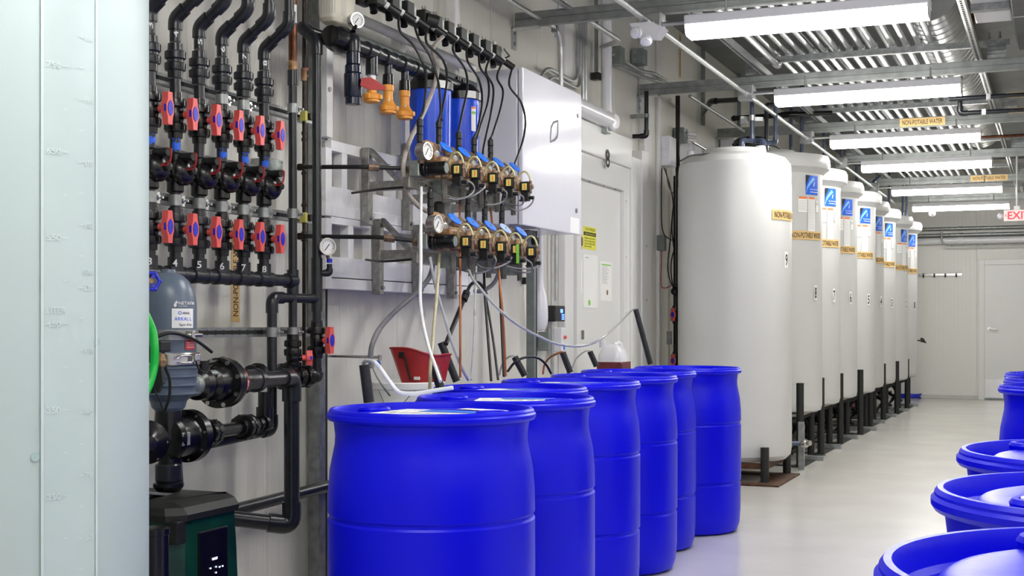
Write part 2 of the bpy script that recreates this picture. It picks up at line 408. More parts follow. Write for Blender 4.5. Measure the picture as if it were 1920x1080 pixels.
# signs on door 8
def sheet(name, px, X, label, cat, m=PAPER, th=.001, rr=0):
    a, b = atX(px[0], px[1], X), atX(px[2], px[3], X)
    zt = (atX(px[0], px[1], X).z); zb = atX(px[2], px[3], X).z
    t = thing(name, label, cat, (X, a.y, zb)); G().box((X, a.y, zb), (X + th, b.y, zt), rr).build('sheet', m, t)
    return t, flat((X + th, a.y, zb), (0, 1, 0), (0, 0, 1), .0006), b.y - a.y, zt - zb
DX = WX + .0185
t, f, w, h = sheet('caution_sign', (1093.5, 423, 1117.5, 470), DX, 'yellow caution sign with black band taped to the white door', 'sign', CYEL)
words(G(), 'CAUTION', lay(f, 1), w * .12, h * .82, w * .76, h * .12).build('lettering', INK, t, recalc=False)
patch(G(), f, w * .03, h * .60, w * .97, h * .76, 1).build('black_band', INK, t, recalc=False)
words(G(), 'Carbon Dioxide Gas', lay(f, 2), w * .12, h * .635, w * .76, h * .09).build('band_lettering', CYEL, t, recalc=False)
g = G()
for i, s in enumerate(('WHEN IN USE ALWAYS', 'IF THE ALARM SOUNDS', 'DO NOT ENTER IN THE', 'IN THE ROOM')): words(g, s, lay(f, 1), w * .1, h * (.45 - i * .12), w * (.8 if i < 3 else .5), h * .07)
g.build('fine_print', INK, t, recalc=False)
t, f, w, h = sheet('door_notice', (1093, 476, 1120, 578), DX, 'large plain white rounded notice with tiny green mark on door', 'notice', PAPER, .003, .001)
words(G(), 'ROOM LOG', lay(f, 1), w * .12, h * .93, w * .25, h * .02).build('heading', INK, t, recalc=False)
G().cyl(f(w * .4, h * .1), f(w * .4, h * .1) + V((.001, 0, 0)), .02).build('green_mark', GRN, t)
t, f, w, h = sheet('green_headed_paper', (1125, 489, 1147, 565), DX, 'white printed sheet with a green heading bar, right on door', 'paper')
patch(G(), f, w * .1, h * .90, w * .9, h * .93).build('green_bar', GRN, t, recalc=False)
g = G()
for i in range(13): patch(g, f, w * .12, h * (.86 - i * .035), w * (.55 + .3 * random.random()), h * (.87 - i * .035))
g.build('printed_lines', GINK, t, recalc=False)
G().cyl(f(w * .6, h * .22), f(w * .6, h * .22) + V((.001, 0, 0)), .018).build('stamp', BRASS, t)
t, f, w, h = sheet('printed_paper', (1076.5, 487, 1091, 551), DX, 'narrow white printed sheet taped at the door left edge', 'paper')
g = G()
for i in range(16):
    if i != 8: patch(g, f, w * .15, h * (.92 - i * .05), w * (.5 + .35 * random.random()), h * (.935 - i * .05))
g.build('printed_lines', GINK, t, recalc=False)
c = atX(1085, 452, DX + .001); t = thing('hazard_diamond', 'white hazard diamond sign with blue and amber quarters on door', 'sign', c)
s = .10; G().prism([(-s, 0), (0, -s * 1.15), (s, 0), (0, s * 1.15)], c, (0, 1, 0), (0, 0, 1), .001).build('diamond', PAPER, t)
G().prism([(-s * .95, 0), (-s * .5, -s * .55), (0, 0), (-s * .5, s * .55)], c + V((.0015, 0, 0)), (0, 1, 0), (0, 0, 1), .0006).build('blue_quarter', BLUEI, t)
G().prism([(s * .95, 0), (s * .5, s * .55), (0, 0), (s * .5, -s * .55)], c + V((.0015, 0, 0)), (0, 1, 0), (0, 0, 1), .0006).build('amber_quarter', AMBER, t)
words(G(), '0', flat(c + V((.003, s * .4, -.03)), (0, 1, 0), (0, 0, 1)), 0, 0, .03, .06).build('digit', INK, t, recalc=False)
# ---- far door
a, b = atY(1846, 741, FY - .02), atY(1846, 497, FY - .02); X0 = a.x; X1 = X0 + .95
d2 = thing('door_2', None, None, (X0 + .45, FY, 0)); d2['kind'] = 'structure'
G().box((X0, FY - .03, .02), (X1, FY - .005, b.z), .003).build('door_leaf', DOORM, d2)
g = G(); g.box((X0 - .08, FY - .05, 0), (X0, FY, b.z + .08), .004); g.box((X1, FY - .05, 0), (X1 + .08, FY, b.z + .08), .004)
g.box((X0, FY - .05, b.z), (X1, FY, b.z + .08), .004); g.build('door_frame', TRIM, d2)
G().box((X0 + .01, FY - .034, .04), (X1 - .01, FY - .029, .30)).build('kick_plate', mat('brushed_kick_plate', (.66, .66, .66), .35, .5, var=.05), d2)
G().box((X0, FY - .06, .0), (X1, FY - .02, .025)).build('threshold', GBOX, d2)
hz = EYE - 10 / F * 19.6
g = G(); g.cyl((X0 + .07, FY - .03, hz), (X0 + .07, FY - .04, hz), .03); g.cyl((X0 + .07, FY - .04, hz), (X0 + .07, FY - .08, hz), .01)
g.tube([(X0 + .07, FY - .08, hz), (X0 + .12, FY - .085, hz), (X0 + .19, FY - .08, hz - .01)], .009); g.build('door_handle', NICK, d2)
# ================================================================ LAMPS
def lamp(Y, label, X0=-1.81):
    X1, z = X0 + 1.225, 2.635
    t = thing('ceiling_lamp', label, 'ceiling light', ((X0 + X1) / 2, Y + .09, z), 'fluorescent ceiling lamps')
    G().box((X0, Y, z + .055), (X1, Y + .19, z + .105), .006).build('housing', WHT, t)
    g = G(); g.prism([(0, .055), (.012, .012), (.04, 0), (.15, 0), (.178, .012), (.19, .055)], (X1 - .006, Y, z), (0, 1, 0), (0, 0, 1), .001)
    g.prism([(0, .055), (.012, .012), (.04, 0), (.15, 0), (.178, .012), (.19, .055)], (X0 + .004, Y, z), (0, 1, 0), (0, 0, 1), .001); g.many('end_cap', WHT, t)
    g = G(); g.prism([(0.004, .054), (.014, .014), (.04, .001), (.15, .001), (.176, .014), (.186, .054)], (X0 + .006, Y, z), (0, 1, 0), (0, 0, 1), X1 - X0 - .014)
    g.build('diffuser', LAMPM, t)
    g = G()
    for x in (X0 + .2, X1 - .2): g.cyl((x, Y + .1, z + .105), (x, Y + .1, 2.83), .006, n=8)
    g.many('hanger', COND, t)
    return t
for Y, s in ((6.74, 'nearest and largest in view, front of the first beam'), (9.1, 'second from the front'), (11.5, 'third from the front'),
             (13.45, 'fourth from the front'), (16.06, 'fifth from the front'), (18.45, 'farthest and smallest, by the far wall')):
    lamp(Y, 'lit white fluorescent ceiling lamp, ' + s)
for Y, s in ((4.3, 'overhead just out of view'), (1.9, 'above the foreground tank, out of view'), (-.5, 'behind the viewer')): lamp(Y, 'lit white fluorescent ceiling lamp of the left row, ' + s)  # row continued out of view, lamps added for overall brightness
for Y, s in ((-.5, 'first'), (1.9, 'second'), (4.3, 'third'), (9.1, 'fourth')): lamp(Y, 'added unseen fluorescent lamp of the right row, %s from the near wall' % s, .75)  # unseen lamps added on the right side to brighten the room
# ================================================================ CEILING STEEL
BY = [4.6, 7.04, 9.49, 11.92, 14.36, 16.8, 19.24]
for i, Y in enumerate(BY):
    t = thing('ceiling_beam', 'grey double steel channel beam across the room, ' + ['out of view overhead', 'nearest, over the white cabinet', 'second, over the nearest tank', 'third, behind the second lamp and carrying an amber marker',
              'fourth, above the middle tanks', 'fifth, with a faded amber marker', 'last one before the far wall'][i], 'beam', (0, Y, 2.86), 'ceiling beams')
    g = G()
    for z0 in (2.825, 2.867):
        z1 = z0 + .040
        g.box((WX + .02, Y - .02, z0), (RX, Y + .02, z1)); g.box((WX + .02, Y - .0225, z0 + .004), (RX, Y - .0195, z0 + .009)); g.box((WX + .02, Y - .0225, z1 - .009), (RX, Y - .0195, z1 - .004))
    g.build('channel', GALVD, t)
    g = G(); g.box((WX, Y - .03, 2.70), (WX + .012, Y + .03, 2.83)); g.box((WX, Y - .03, 2.815), (WX + .16, Y + .03, 2.824))
    for z in (2.73, 2.79): g.cyl((WX + .01, Y, z), (WX + .022, Y, z), .012, n=6)
    g.build('wall_bracket', COND, t)
    if i == 3: marker(t, flat((-1.27, Y - .0225, 2.832), (1, 0, 0), (0, 0, 1)), 0, 0, .375, .068)
    if i == 5:
        p = atY(1820, 376, Y); marker(t, flat((p.x, Y - .0225, 2.832), (1, 0, 0), (0, 0, 1)), 0, 0, .42, .068)
# slotted struts running the length of the room on top of the beams
for X, s in ((-1.95, 'left of the conduit rack'), (-.50, 'right of the conduit rack')):
    strut('slotted_strut', (X, 3.0, 2.932), (X, 20.2, 2.932), 'long slotted steel channel along the ceiling, ' + s, holes='b', m=COND)
# cross struts on posts carrying the conduits
XR = [(Y + d) for Y in BY[1:] for d in (-.03,)]
for i, Y in enumerate(XR):
    t = thing('conduit_trapeze', 'galvanised cross channel on stacked blocks holding the conduit rack, ' + ['over the first lamp', 'over the second beam', 'over the third beam', 'over the fourth beam', 'over the fifth beam', 'over the last beam'][i], 'conduit support', (-1.2, Y, 2.95), 'conduit supports')
    G().rod((-2.05, Y, 3.01), (-.30, Y, 3.01), .041, .041).build('channel', GALV, t)
    for X in (-2.02, -.38):
        g = G()
        for k in range(3): g.box((X - .06, Y - .02, 2.9095 + k * .0265), (X + .06, Y + .02, 2.933 + k * .0265))
        g.many('stacked_block', GALV, t)
cx = [-1.86 + .085 * k for k in range(9)] + [-1.055 + .085 * k for k in range(4)]
for k, X in enumerate(cx):
    t = thing('rack_conduit', 'straight zinc conduit in the ceiling rack, %s' % ['outermost on the left', 'second from the left', 'third from the left', 'fourth from the left', 'fifth from the left', 'sixth from the left', 'seventh from the left', 'eighth from the left', 'last before the gap', 'first after the gap', 'second after the gap', 'third after the gap', 'outermost on the right'][k], 'conduit', (X, 11, 3.05), 'conduits in the ceiling rack')
    G().cyl((X, 3.5, 3.054), (X, 20.4, 3.054), .0195, n=14).build('tube', COND, t)
    g = G()
    for Y in XR: g.box((X - .022, Y - .026, 3.031), (X + .026, Y - .016, 3.078), .002)
    g.many('strap', GALV, t)
# second layer of conduits above, seen between
for k, X in enumerate((-1.75, -1.62, -1.5, -1.33, -1.2)):
    tag(G().cyl((X, 5.0, 3.26), (X, 20.2, 3.26), .022, n=12).build('upper_conduit', GALV), 'dull conduit above the main rack, %s from the left' % ('first', 'second', 'third', 'fourth', 'fifth')[k], 'conduit', 'conduits above the rack')
# loose conduit with light boxes
t = thing('lamp_feed_conduit', 'bright zinc conduit linking the lamp boxes above the tanks', 'conduit', (-2.04, 10, 2.75))
G().cyl((-2.04, 3.2, 2.752), (-2.04, 20.0, 2.752), .0165, n=14).build('tube', COND, t)
for i, Y in enumerate((6.95, 9.28, 11.7, 13.7, 16.3)):
    g = G(); g.box((-2.09, Y - .05, 2.70), (-1.98, Y + .05, 2.81), .006); b = g.build('junction_box', COND, t)
    g = G(); g.cyl((-1.98, Y, 2.75), (-1.82, Y, 2.75), .012, n=10); g.cyl((-2.04, Y - .07, 2.752), (-2.04, Y - .045, 2.752), .023, n=8); g.cyl((-2.04, Y + .045, 2.752), (-2.04, Y + .07, 2.752), .023, n=8); g.build('connector', COND, b)
# bright pipe ending in a coupling, under the rack
t = thing('capped_conduit', 'bright conduit with an open coupling end below the rack', 'conduit', (-1.78, 8.5, 2.93))
p0, p1 = V((-1.80, 6.3, 2.925)), V((-1.80, 9.2, 2.925))
G().cyl(p0, p1, .02).build('tube', COND, t); G().lathe([(.02, -.05), (.03, -.045), (.03, 0), (.018, .001)], p1, (0, 1, 0)).build('coupling', NICK, t)
# spiral duct
t = thing('spiral_duct', 'large round spiral steel duct above the rack at right', 'duct', (-.87, 11, 3.3))
g = G(); prof = []; n = 42
for i in range(n):
    y = i * .16; prof += [(.205, y), (.205, y + .148), (.209, y + .150), (.209, y + .158)]
g.lathe(prof, (-.80, 9.05, 3.31), (0, 1, 0), 40); g.build('duct_run', DUCT, t)
tag(G().tube(fillet([(-.52, 6.0, 3.03), (-.52, 9.2, 3.03), (-.52, 9.2, 3.4)], .05), .011).build('copper_line', COPP), 'thin copper line at the right edge of the conduit rack', 'pipe')
# big dark unit and white housing at the top right
t = thing('air_handler', 'dark grey sheet metal unit hanging at the top right', 'air unit', (.3, 8, 3.1))
G().box((-.25, 5.6, 2.93), (.9, 9.35, 3.5), .01).build('casing', mat('charcoal_sheet', (.055, .06, .06), .5, .3, var=.2), t)
G().box((-.25, 8.3, 2.924), (.9, 8.32, 2.931)).build('seam', COND, t)
t = thing('white_plenum', 'white metal duct box beside the dark hanging unit', 'duct', (-.33, 8.2, 3.1))
G().box((-.475, 6.0, 3.00), (-.26, 8.75, 3.4), .008).build('casing', WHT, t)
g = G(); g.box((-.475, 8.2, 2.96), (-.26, 8.27, 3.0)); g.build('support_rail', GALV, t)
t = thing('hanger_frame', 'white angled hanger bracket above the second beam at right', 'bracket', (-.25, 9.4, 3.1))
g = G(); g.box((-.17, 9.35, 2.91), (-.14, 9.38, 3.2)); g.box((-.26, 9.35, 3.10), (-.14, 9.38, 3.13)); g.build('angle', WHT, t)
g = G()
for x in (-.43, -.36): g.cyl((x, 9.43, 3.03), (x, 9.43, 3.08), .006, n=8); g.cyl((x, 9.43, 3.035), (x, 9.43, 3.05), .012, n=6)
g.many('bolt', GALV, t)
# black pipes with WATER markers at right under the second beam
for z, y0, s, ul in ((2.70, 9.75, 'upper', 1808), (2.61, 9.85, 'lower', 1800)):
    a = atY(ul, 190, y0); t = thing('water_pipe', 'black water pipe with an amber marker at upper right, %s of the pair' % s, 'pipe', (a.x, y0, z), 'black water pipes at right')
    pvc(t, [(a.x, y0, 2.87), (a.x, y0, z), (RX - .05, y0, z)] if s == 'lower' else [(a.x - .1, y0, z), (RX - .05, y0, z)], .017)
    q = atY(1887 if s == 'upper' else 1891, 180, y0)
    marker(t, lambda x, y, k=1, q=q, z=z, y0=y0: V((q.x + x, y0 - (.0185 + .0008 * k) * math.cos(y / .0185), z + .0185 * math.sin(y / .0185))), 0, -.022, .30, .044, 'WATER')
    for x in (a.x + .16,): G().box((x - .015, y0 - .022, z - .022), (x + .015, y0 + .022, z + .022), .003).build('pipe_clamp', COND, t)
tag(G().cyl((-.95, 12.3, 2.76), (RX - .05, 12.3, 2.76), .013).build('copper_line', COPP), 'brown copper line behind the third lamp at right edge', 'pipe')
# ================================================================ TANKS
def lathe_tank(t, cx, cy, prof, r, m=TANK): return G().lathe(prof, (cx, cy, 0), (0, 0, 1), 72).build('tank_body', m, t)
def tank(num, cx, cy, uphi, order):
    r = .41; t = thing('water_tank', 'white flared-rim poly tank marked %d, %s' % (num, order), 'tank', (cx, cy, .4), 'flared-rim tanks in a row')
    prof = [(.30, .402), (.37, .405), (.40, .42), (r, .46), (r, .47), (r, 1.0), (r, 1.6), (r, 2.2), (r + .001, 2.30), (r + .004, 2.34), (.44, 2.365), (.468, 2.385), (.476, 2.42), (.474, 2.46), (.46, 2.49), (.43, 2.497), (.25, 2.50)]
    b = lathe_tank(t, cx, cy, prof, r)
    G().lathe([(.20, 2.50), (.205, 2.535), (.19, 2.55), (.02, 2.56)], (cx, cy, 0), n=40).build('lid', TANK, t)
    ph = circ(uphi, cx, cy, r); f = wrap(cx, cy, r + .004, ph, 0, .0015)
    s = .155                                                # maker label
    z0 = 2.165
    l = patch(G(), f, 0, z0, s, z0 + s).build('maker_label', LBLUE, t, 'blue square maker label with pale arc', recalc=False)
    g = G(); A = [(x, (s - .005) * (x / s) ** .55) for x in [s * i / 10 for i in range(8)]]
    for (x0, y0), (x1, y1) in zip(A, A[1:]):
        q = [f(x0, z0 + y0, 2), f(x1, z0 + y1, 2), f(x1 * .75, z0 + min(s, y1 + .018), 2), f(x0 * .75, z0 + min(s, y0 + .018), 2)]
        g.quad(*q)
    g.build('pale_arc', SKYB, l, recalc=False)
    g = G(); g.bm.faces.new([g.bm.verts.new(f(x, z0 + y, 3)) for x, y in ((0, s * .45), (s * .28, s), (0, s))]); g.build('black_corner', INK, l, recalc=False)
    g = G(); words(g, 'Pure Poly-Wall', lay(f, 3), s * .28, z0 + s * .22, s * .64, s * .09); patch(g, f, s * .3, z0 + s * .12, s * .95, z0 + s * .15, 3)
    g.quad(*[f(x, z0 + y, 3) for x, y in ((s * .55, s * .42), (s * .62, s * .46), (s * .68, s * .68), (s * .60, s * .62))]); g.build('lettering', PAPER, l, recalc=False)
    g = G(); patch(g, f, -.075, 2.02, .015, 2.145); patch(g, f, .025, 1.87, .11, 2.145); patch(g, f, .125, 2.03, .165, 2.12); w_ = g.build('warning_label', PAPER, t, 'white printed warning slips', recalc=False)
    g = G(); patch(g, f, -.07, 2.128, .012, 2.145, 2); patch(g, f, .03, 2.128, .105, 2.145, 2); g.build('orange_heading', ORNG, w_, recalc=False)
    g = G()
    for i in range(7): patch(g, f, -.068, 2.11 - i * .012, .008, 2.1125 - i * .012, 2)
    for i in range(20): patch(g, f, .03, 2.115 - i * .012, .103, 2.1175 - i * .012, 2)
    g.build('fine_print', GINK, w_, recalc=False)
    g = words(G(), 'NSF', lay(f, 2), .128, 2.08, .035, .03); g.build('certification_mark', GINK, w_, recalc=False)
    marker(t, f, -.16, 1.80, .385, .072)
    g = patch(G(), f, .10, 1.315, .145, 1.435); pl = g.build('number_plate', PAPER, t, 'small white plate with black tank number', recalc=False)
    words(G(), str(num), lay(f, 2), .108, 1.33, .029, .09).build('numeral', INK, pl, recalc=False)
    g = G()
    x0 = -.05
    g.box((cx + r * .93, cy - .20, .72), (cx + r * .93 + .005, cy - .10, .725)) ; g.bm.clear()
    patch(g, f, -.12, .64, .04, .644, 1); g.build('moulding_mark', GINK, t, recalc=False)
    return t
TK = [(8, -2.20, 10.98, 1510, 'nearest of the flared ones, behind the domed tank'), (7, -2.218, 12.08, 1546, 'second of the flared ones'), (6, -2.22, 13.18, 1578, 'third of the flared ones'),
      (5, -2.183, 14.28, 1612, 'fourth of the flared ones, jutting out a little'), (4, -2.227, 15.38, 1640, 'fifth of the flared ones'), (3, -2.22, 16.48, 1659, 'sixth of the flared ones'),
      (2, -2.187, 17.58, 1689, 'last but one before the far wall'), (1, -2.177, 18.68, 1704, 'farthest, beside the far wall')]
for q in TK: tank(*q)
T9 = (-2.20, 9.62)
t = thing('domed_tank', 'tall domed white poly tank marked 9, nearest of the tank row', 'tank', (*T9, .14))
r = .413
G().lathe([(.30, .141), (.37, .145), (.405, .18), (r, .24), (r, .26), (r, 1.0), (r, 1.6), (r, 2.125), (r - .003, 2.135), (r - .003, 2.235), (r - .003, 2.24), (.405, 2.285), (.37, 2.33), (.30, 2.355), (.24, 2.365)], (*T9, 0), n=80).build('tank_body', TANK, t)
G().lathe([(.225, 2.36), (.23, 2.385), (.22, 2.40), (.02, 2.405)], (*T9, 0), n=48).build('lid', TANK, t)
q = atZ(1426, 300, 2.36); q = atD(1426, 300, 9.62)
G().lathe([(.045, 0), (.04, .09), (.036, .115), (.03, .118)], (q.x, q.y, 2.30), n=20).build('vent_cap', TANK, t)
q = atD(1283, 312, 9.8); G().lathe([(.03, 0), (.027, .12), (.02, .125)], (T9[0] - .30, T9[1] - .12, 2.27), n=16).build('vent_stub', TANK, t)
f = wrap(*T9, r + .003, circ(1447, *T9, r), 0, .0015)
marker(t, f, 0, 1.865, .385, .072)
f2 = wrap(*T9, r, circ(1471, *T9, r), 0, .0015)
pl = patch(G(), f2, 0, 1.525, .05, 1.64).build('number_plate', PAPER, t, recalc=False); words(G(), '9', lay(f2, 2), .01, 1.54, .032, .085).build('numeral', INK, pl, recalc=False)
# foreground tank
NT = (-2.345, 2.39); r = .39
t = thing('foreground_tank', 'pale aqua poly tank with raised gallon scale filling the left edge', 'tank', (*NT, 0))
G().lathe([(.3, .001), (.37, .01), (r, .06), (r, 2.3), (.36, 2.42), (.2, 2.46)], (*NT, 0), n=96).build('tank_body', TANKN, t)
pa, pb = circ(80, *NT, r), circ(176, *NT, r); W = (pb - pa) * r
f = wrap(*NT, r, pa, 0, .003); g = patch(G(), f, -.004, .05, W, 2.25, 1, 12); bd = g.build('scale_band', mat('scale_band_polyethylene', (.515, .615, .615), .3, var=.03), t, recalc=False)
g = G(); patch(g, f, -.006, .05, 0, 2.25, 1.8, 2); patch(g, f, W, .05, W + .006, 2.25, 1.8, 2); g.many('band_edge', EMBOSS, t, recalc=False)
g = G()
def zpx(v): return EYE + (CY - v) * 2.92 / F
for i, s in enumerate((750, 650, 550, 450, 350, 250, 150)):
    z = zpx(137 + 156.7 * i); words(g, str(s), lay(f, 1.6), .006, z - .007, .032, .014); patch(g, f, .042, z - .001, .055, z + .001, 1.6, 2)
    patch(g, f, .044, z - .093, .053, z - .091, 1.6, 2)
for i, s in enumerate((210, 190, 170, 150, 130, 110, 90, 70, 50)):
    z = zpx(78 + 115.6 * i); words(g, str(s), lay(f, 1.6), W - .028, z - .006, .022, .012); patch(g, f, W - .043, z - .001, W - .031, z + .001, 1.6, 2)
    patch(g, f, W - .042, z - .068, W - .032, z - .066, 1.6, 2)
words(g, 'GAL', lay(f, 1.6), W - .032, zpx(516), .026, .013); words(g, 'LITER', lay(f, 1.6), .006, zpx(588), .045, .014)
g.build('raised_scale', EMBOSS, t, recalc=False)
g = G()
for u, v in ((180, 641), (65, 847)):
    ph = circ(u, *NT, r); z = zpx(v); e = V((math.cos(ph), math.sin(ph), 0)); c = V((*NT, z)) + e * (r + .0005); g.cyl(c, c + e * .003, .009, n=14)
g.many('scuff_dot', mat('faint_grey_scuff', (.42, .55, .56), .5, var=.1), t)
# ================================================================ TANK STANDS
def stand(cx, cy, label):
    t = thing('tank_stand', label, 'stand', (cx, cy, 0), 'black steel tank stands'); E = cx + .33
    G().box((cx - .40, cy - .50, .0), (E + .02, cy - .44, .008)).build('floor_plate', MATB, t)
    g = G(); g.box((E - .06, cy - .56, .0), (E + .03, cy + .50, .008)); g.box((cx - .4, cy - .5, 0), (cx - .3, cy + .5, .008)); g.many('base_rail', MATB, t)
    G().cyl((E, cy - .53, .008), (E, cy - .53, .66), .030, n=16).build('leg', MATB, t, 'tall round post')
    G().cyl((E - .08, cy + .43, .008), (E - .08, cy + .43, .385), .030, n=16).build('leg', MATB, t)
    G().cyl((cx - .35, cy - .43, .008), (cx - .35, cy - .43, .385), .030, n=16).build('leg', MATB, t)
    G().cyl((cx - .35, cy + .43, .008), (cx - .35, cy + .43, .385), .030, n=16).build('leg', MATB, t)
    G().box((cx - .40, cy - .45, .385), (cx + .30, cy + .47, .4), .003).build('tray', STAIN, t)
    g = G(); g.rod((E - .08, cy - .45, .10), (cx - .33, cy + .4, .36), .03, .03); g.rod((cx - .33, cy - .42, .1), (E - .08, cy + .4, .36), .03, .03); g.many('brace', MATB, t)
    return t
ORD = ['nearest of the flared-rim tanks', 'second flared-rim tank', 'third flared-rim tank', 'fourth flared-rim tank', 'fifth flared-rim tank', 'sixth flared-rim tank', 'last but one tank', 'farthest tank']
s0 = stand(TK[0][1], TK[0][2], 'black steel stand with tall round post under the ' + ORD[0])
for i, q in enumerate(TK[1:]): dup(s0, (q[1], q[2], 0), 'black steel stand with tall round post under the ' + ORD[i + 1])
for i, q in enumerate(TK):
    x, y = q[1] + .20, q[2] + .02; g = G(); g.box((x, y - .02, 0), (x + .22, y + .02, .04), .002)
    tag(g.build('floor_channel', GALV), 'short galvanised channel on the floor before the ' + ORD[i], 'strut', 'channel feet by the stands')
t = thing('low_stand', 'low rusty black steel stand under the domed tank', 'stand', (*T9, 0))
g = G(); g.box((-2.62, 9.10, 0), (-1.776, 9.24, .012)); g.box((-2.62, 9.80, 0), (-1.776, 9.92, .012)); g.box((-1.95, 9.24, 0), (-1.776, 9.80, .012)); g.box((-2.62, 9.24, 0), (-2.5, 9.80, .012)); g.build('floor_plate', BROWN, t)
G().cyl((-1.905, 9.27, .012), (-1.905, 9.27, .255), .030).build('leg', MATB, t)
G().cyl((-1.87, 9.905, .012), (-1.87, 9.905, .2), .030).build('leg', MATB, t)
G().cyl((-2.5, 9.3, .012), (-2.5, 9.3, .12), .030).build('leg', MATB, t)
g = G(); g.box((-2.55, 9.27, .10), (-1.90, 9.31, .14)); g.box((-2.55, 9.88, .10), (-1.87, 9.92, .14)); g.box((-1.93, 9.3, .10), (-1.89, 9.9, .14)); g.box((-2.55, 9.3, .10), (-2.51, 9.9, .14)); g.build('frame', BROWN, t)
# drain fitting between the first two stands
t = thing('drain_fitting', 'blue-grey pipe with clear collar between the two nearest tanks', 'pipe fitting', (-1.9, 10.4, .4))
p = atD(1478, 831, 10.05); q = atD(1503, 832, 10.05); G().cyl(p, q, .017).build('pipe', PVCB, t)
q2 = atD(1515, 831, 10.0); G().lathe([(.02, 0), (.022, .01), (.032, .012), (.035, .03), (.03, .05), (.02, .055), (.02, .085)], q, q2 - q, 20).build('collar', NICK, t)
q3 = atD(1504, 832, 10.16); G().box((q3.x - .03, q3.y, 0.0), (q3.x + .012, q3.y + .04, .37)).build('support', GALV, t)
# clutter of pipes beneath the stands
for i, q in enumerate(TK):
    x, y = q[1] - .05, q[2]; cs = random.Random(i)
    t = thing('underfloor_pipework', 'tangle of dark valves and hoses under the ' + ORD[i], 'pipework', (x, y, 0), 'pipework under the tank stands')
    pvc(t, [(x - .1, y - .3, .38), (x + .02, y - .3, .16), (x + .02, y + .36, .16)], .024, BLK)
    union(t, (x + .02, y + .05, .16), (0, 1, 0), .024)
    ballvalve(t, (x + .02, y + .27, .16), .02, (1, 0, .3), (0, 1, 0))
    g = G()
    for j in range(3): g.tube([(x + .1, y - .35 + j * .1, .02), (x + .2, y - .2 + j * .13, .15 + .05 * j), (x + .12, y + .05 + j * .1, .28), (x - .05, y + .3, .33)], .012, 8, 6)
    g.many('hose_loop', RUB, t)
# ================================================================ DRUMS
DP = [(.02, .0), (.25, .002), (.272, .012), (.284, .05), (.289, .12), (.290, .262), (.2855, .268), (.2855, .276), (.2915, .282), (.292, .35), (.292, .58), (.2875, .586), (.2875, .594), (.292, .60), (.291, .66), (.286, .72), (.277, .765), (.272, .79), (.271, .815), (.274, .84),
      (.276, .853), (.290, .857), (.2945, .864), (.2945, .873), (.2895, .878), (.2895, .882), (.285, .888), (.277, .888), (.274, .880), (.2725, .862), (.262, .856), (.245, .857), (.235, .864), (.215, .872), (.19, .874), (.02, .8745)]
def drum(x, y, label, group, rot=0, deep=0):
    t = thing('blue_drum', label, 'drum', (x, y, 0), group); P = DP
    if deep: P = [q for q in DP if q[0] > .2735 or q[1] < .85] + [(.2725, .857), (.266, .850), (.256, .848), (.248, .849), (.240, .856), (.230, .870), (.222, .875), (.208, .878), (.15, .8795), (.02, .880)]
    G().lathe(P, (x, y, 0), n=96).build('drum_body', DRUM, t)
    top = .874 if not deep else .881
    for s in (0, PI):
        c = V((x + .195 * math.cos(rot + s), y + .195 * math.sin(rot + s), top))
        G().lathe([(.046, -.006), (.048, .004), (.044, .010), (.036, .010), (.034, .002), (.01, .002)], c, n=28).build('bung_ring', DRUM, t)
    c = V((x, y, top)); g = G()
    for k in range(24):
        pass
    g.rod(c + V((-.07, -.20, .002)), c + V((.07, -.20, .002)), .03, .006); g.build('moulded_bar', DRUM, t)
    return t
SQ = mat('marker_scribble', (.03, .03, .03), .5, var=.1)
def druml(i, x, y, label, lab):
    t = drum(x, y, label, 'drums along the left wall', PI * .97 if i != 2 else PI * .9)
    z = .8755; R = random.Random(i + 3)
    for k, (cx_, cy_, w, h, a) in enumerate(lab):
        M = Matrix.Rotation(a, 3, 'Z'); ex, ey = M @ V((1, 0, 0)), M @ V((0, 1, 0)); o = V((x + cx_, y + cy_, z))
        f = flat(o - ex * w / 2 - ey * h / 2, ex, ey, .001)
        l = patch(G(), f, 0, 0, w, h, 1 + k * .3).build('paper_label', PAPER, t, 'white label sheet on the drum lid', recalc=False)
        if k == 0:
            patch(G(), f, w * .3, h * .55, w * .97, h * .97, 2.0).build('blue_print', DISC, l, recalc=False)
            g = G()
            for j in range(6): x0 = w * (.08 + .14 * j); g.quad(f(x0, h * .2, 2.4), f(x0 + w * .1, h * (.22 + .1 * R.random()), 2.4), f(x0 + w * .11, h * .32, 2.4), f(x0 + w * .01, h * .27, 2.4))
            g.build('ink_marks', SQ, l, recalc=False)
    return t
DL = [(-1.636, 3.37, 'nearest, with a pipe stub and white hose'), (-1.67, 3.99, 'second from the front, slightly recessed'), (-1.91, 4.61, 'third from the front, tucked toward the wall'),
      (-1.89, 5.22, 'fourth from the front'), (-1.90, 5.84, 'fifth from the front'), (-1.97, 6.45, 'sixth from the front'), (-1.88, 7.07, 'last in the row, before the domed tank')]
LB = [[(.02, -.03, .30, .20, -.1), (.10, .13, .16, .05, -.3)], [(.03, .02, .26, .18, .3)], [(.03, -.02, .28, .12, -.2), (.2, -.02, .1, .1, .2)], [(0, 0, .26, .12, 0), (.19, -.03, .09, .08, .1)], [(.02, -.03, .24, .09, .1)], [(0, 0, .2, .09, 0), (.17, 0, .08, .08, 0)], [(.05, .02, .2, .07, .1)]]
for i, (x, y, s) in enumerate(DL): druml(i, x, y, 'blue plastic drum in the left row, ' + s, LB[i])
DR = [(.119, 1.417, 'nearest, lower right corner'), (.121, 2.046, 'second from the front, showing a bung'), (.113, 2.69, 'third from the front'), (.076, 5.52, 'fourth, standing apart beyond the gap'), (.07, 6.25, 'fifth, just behind the fourth'), (.05, 6.9, 'farthest of the row')]
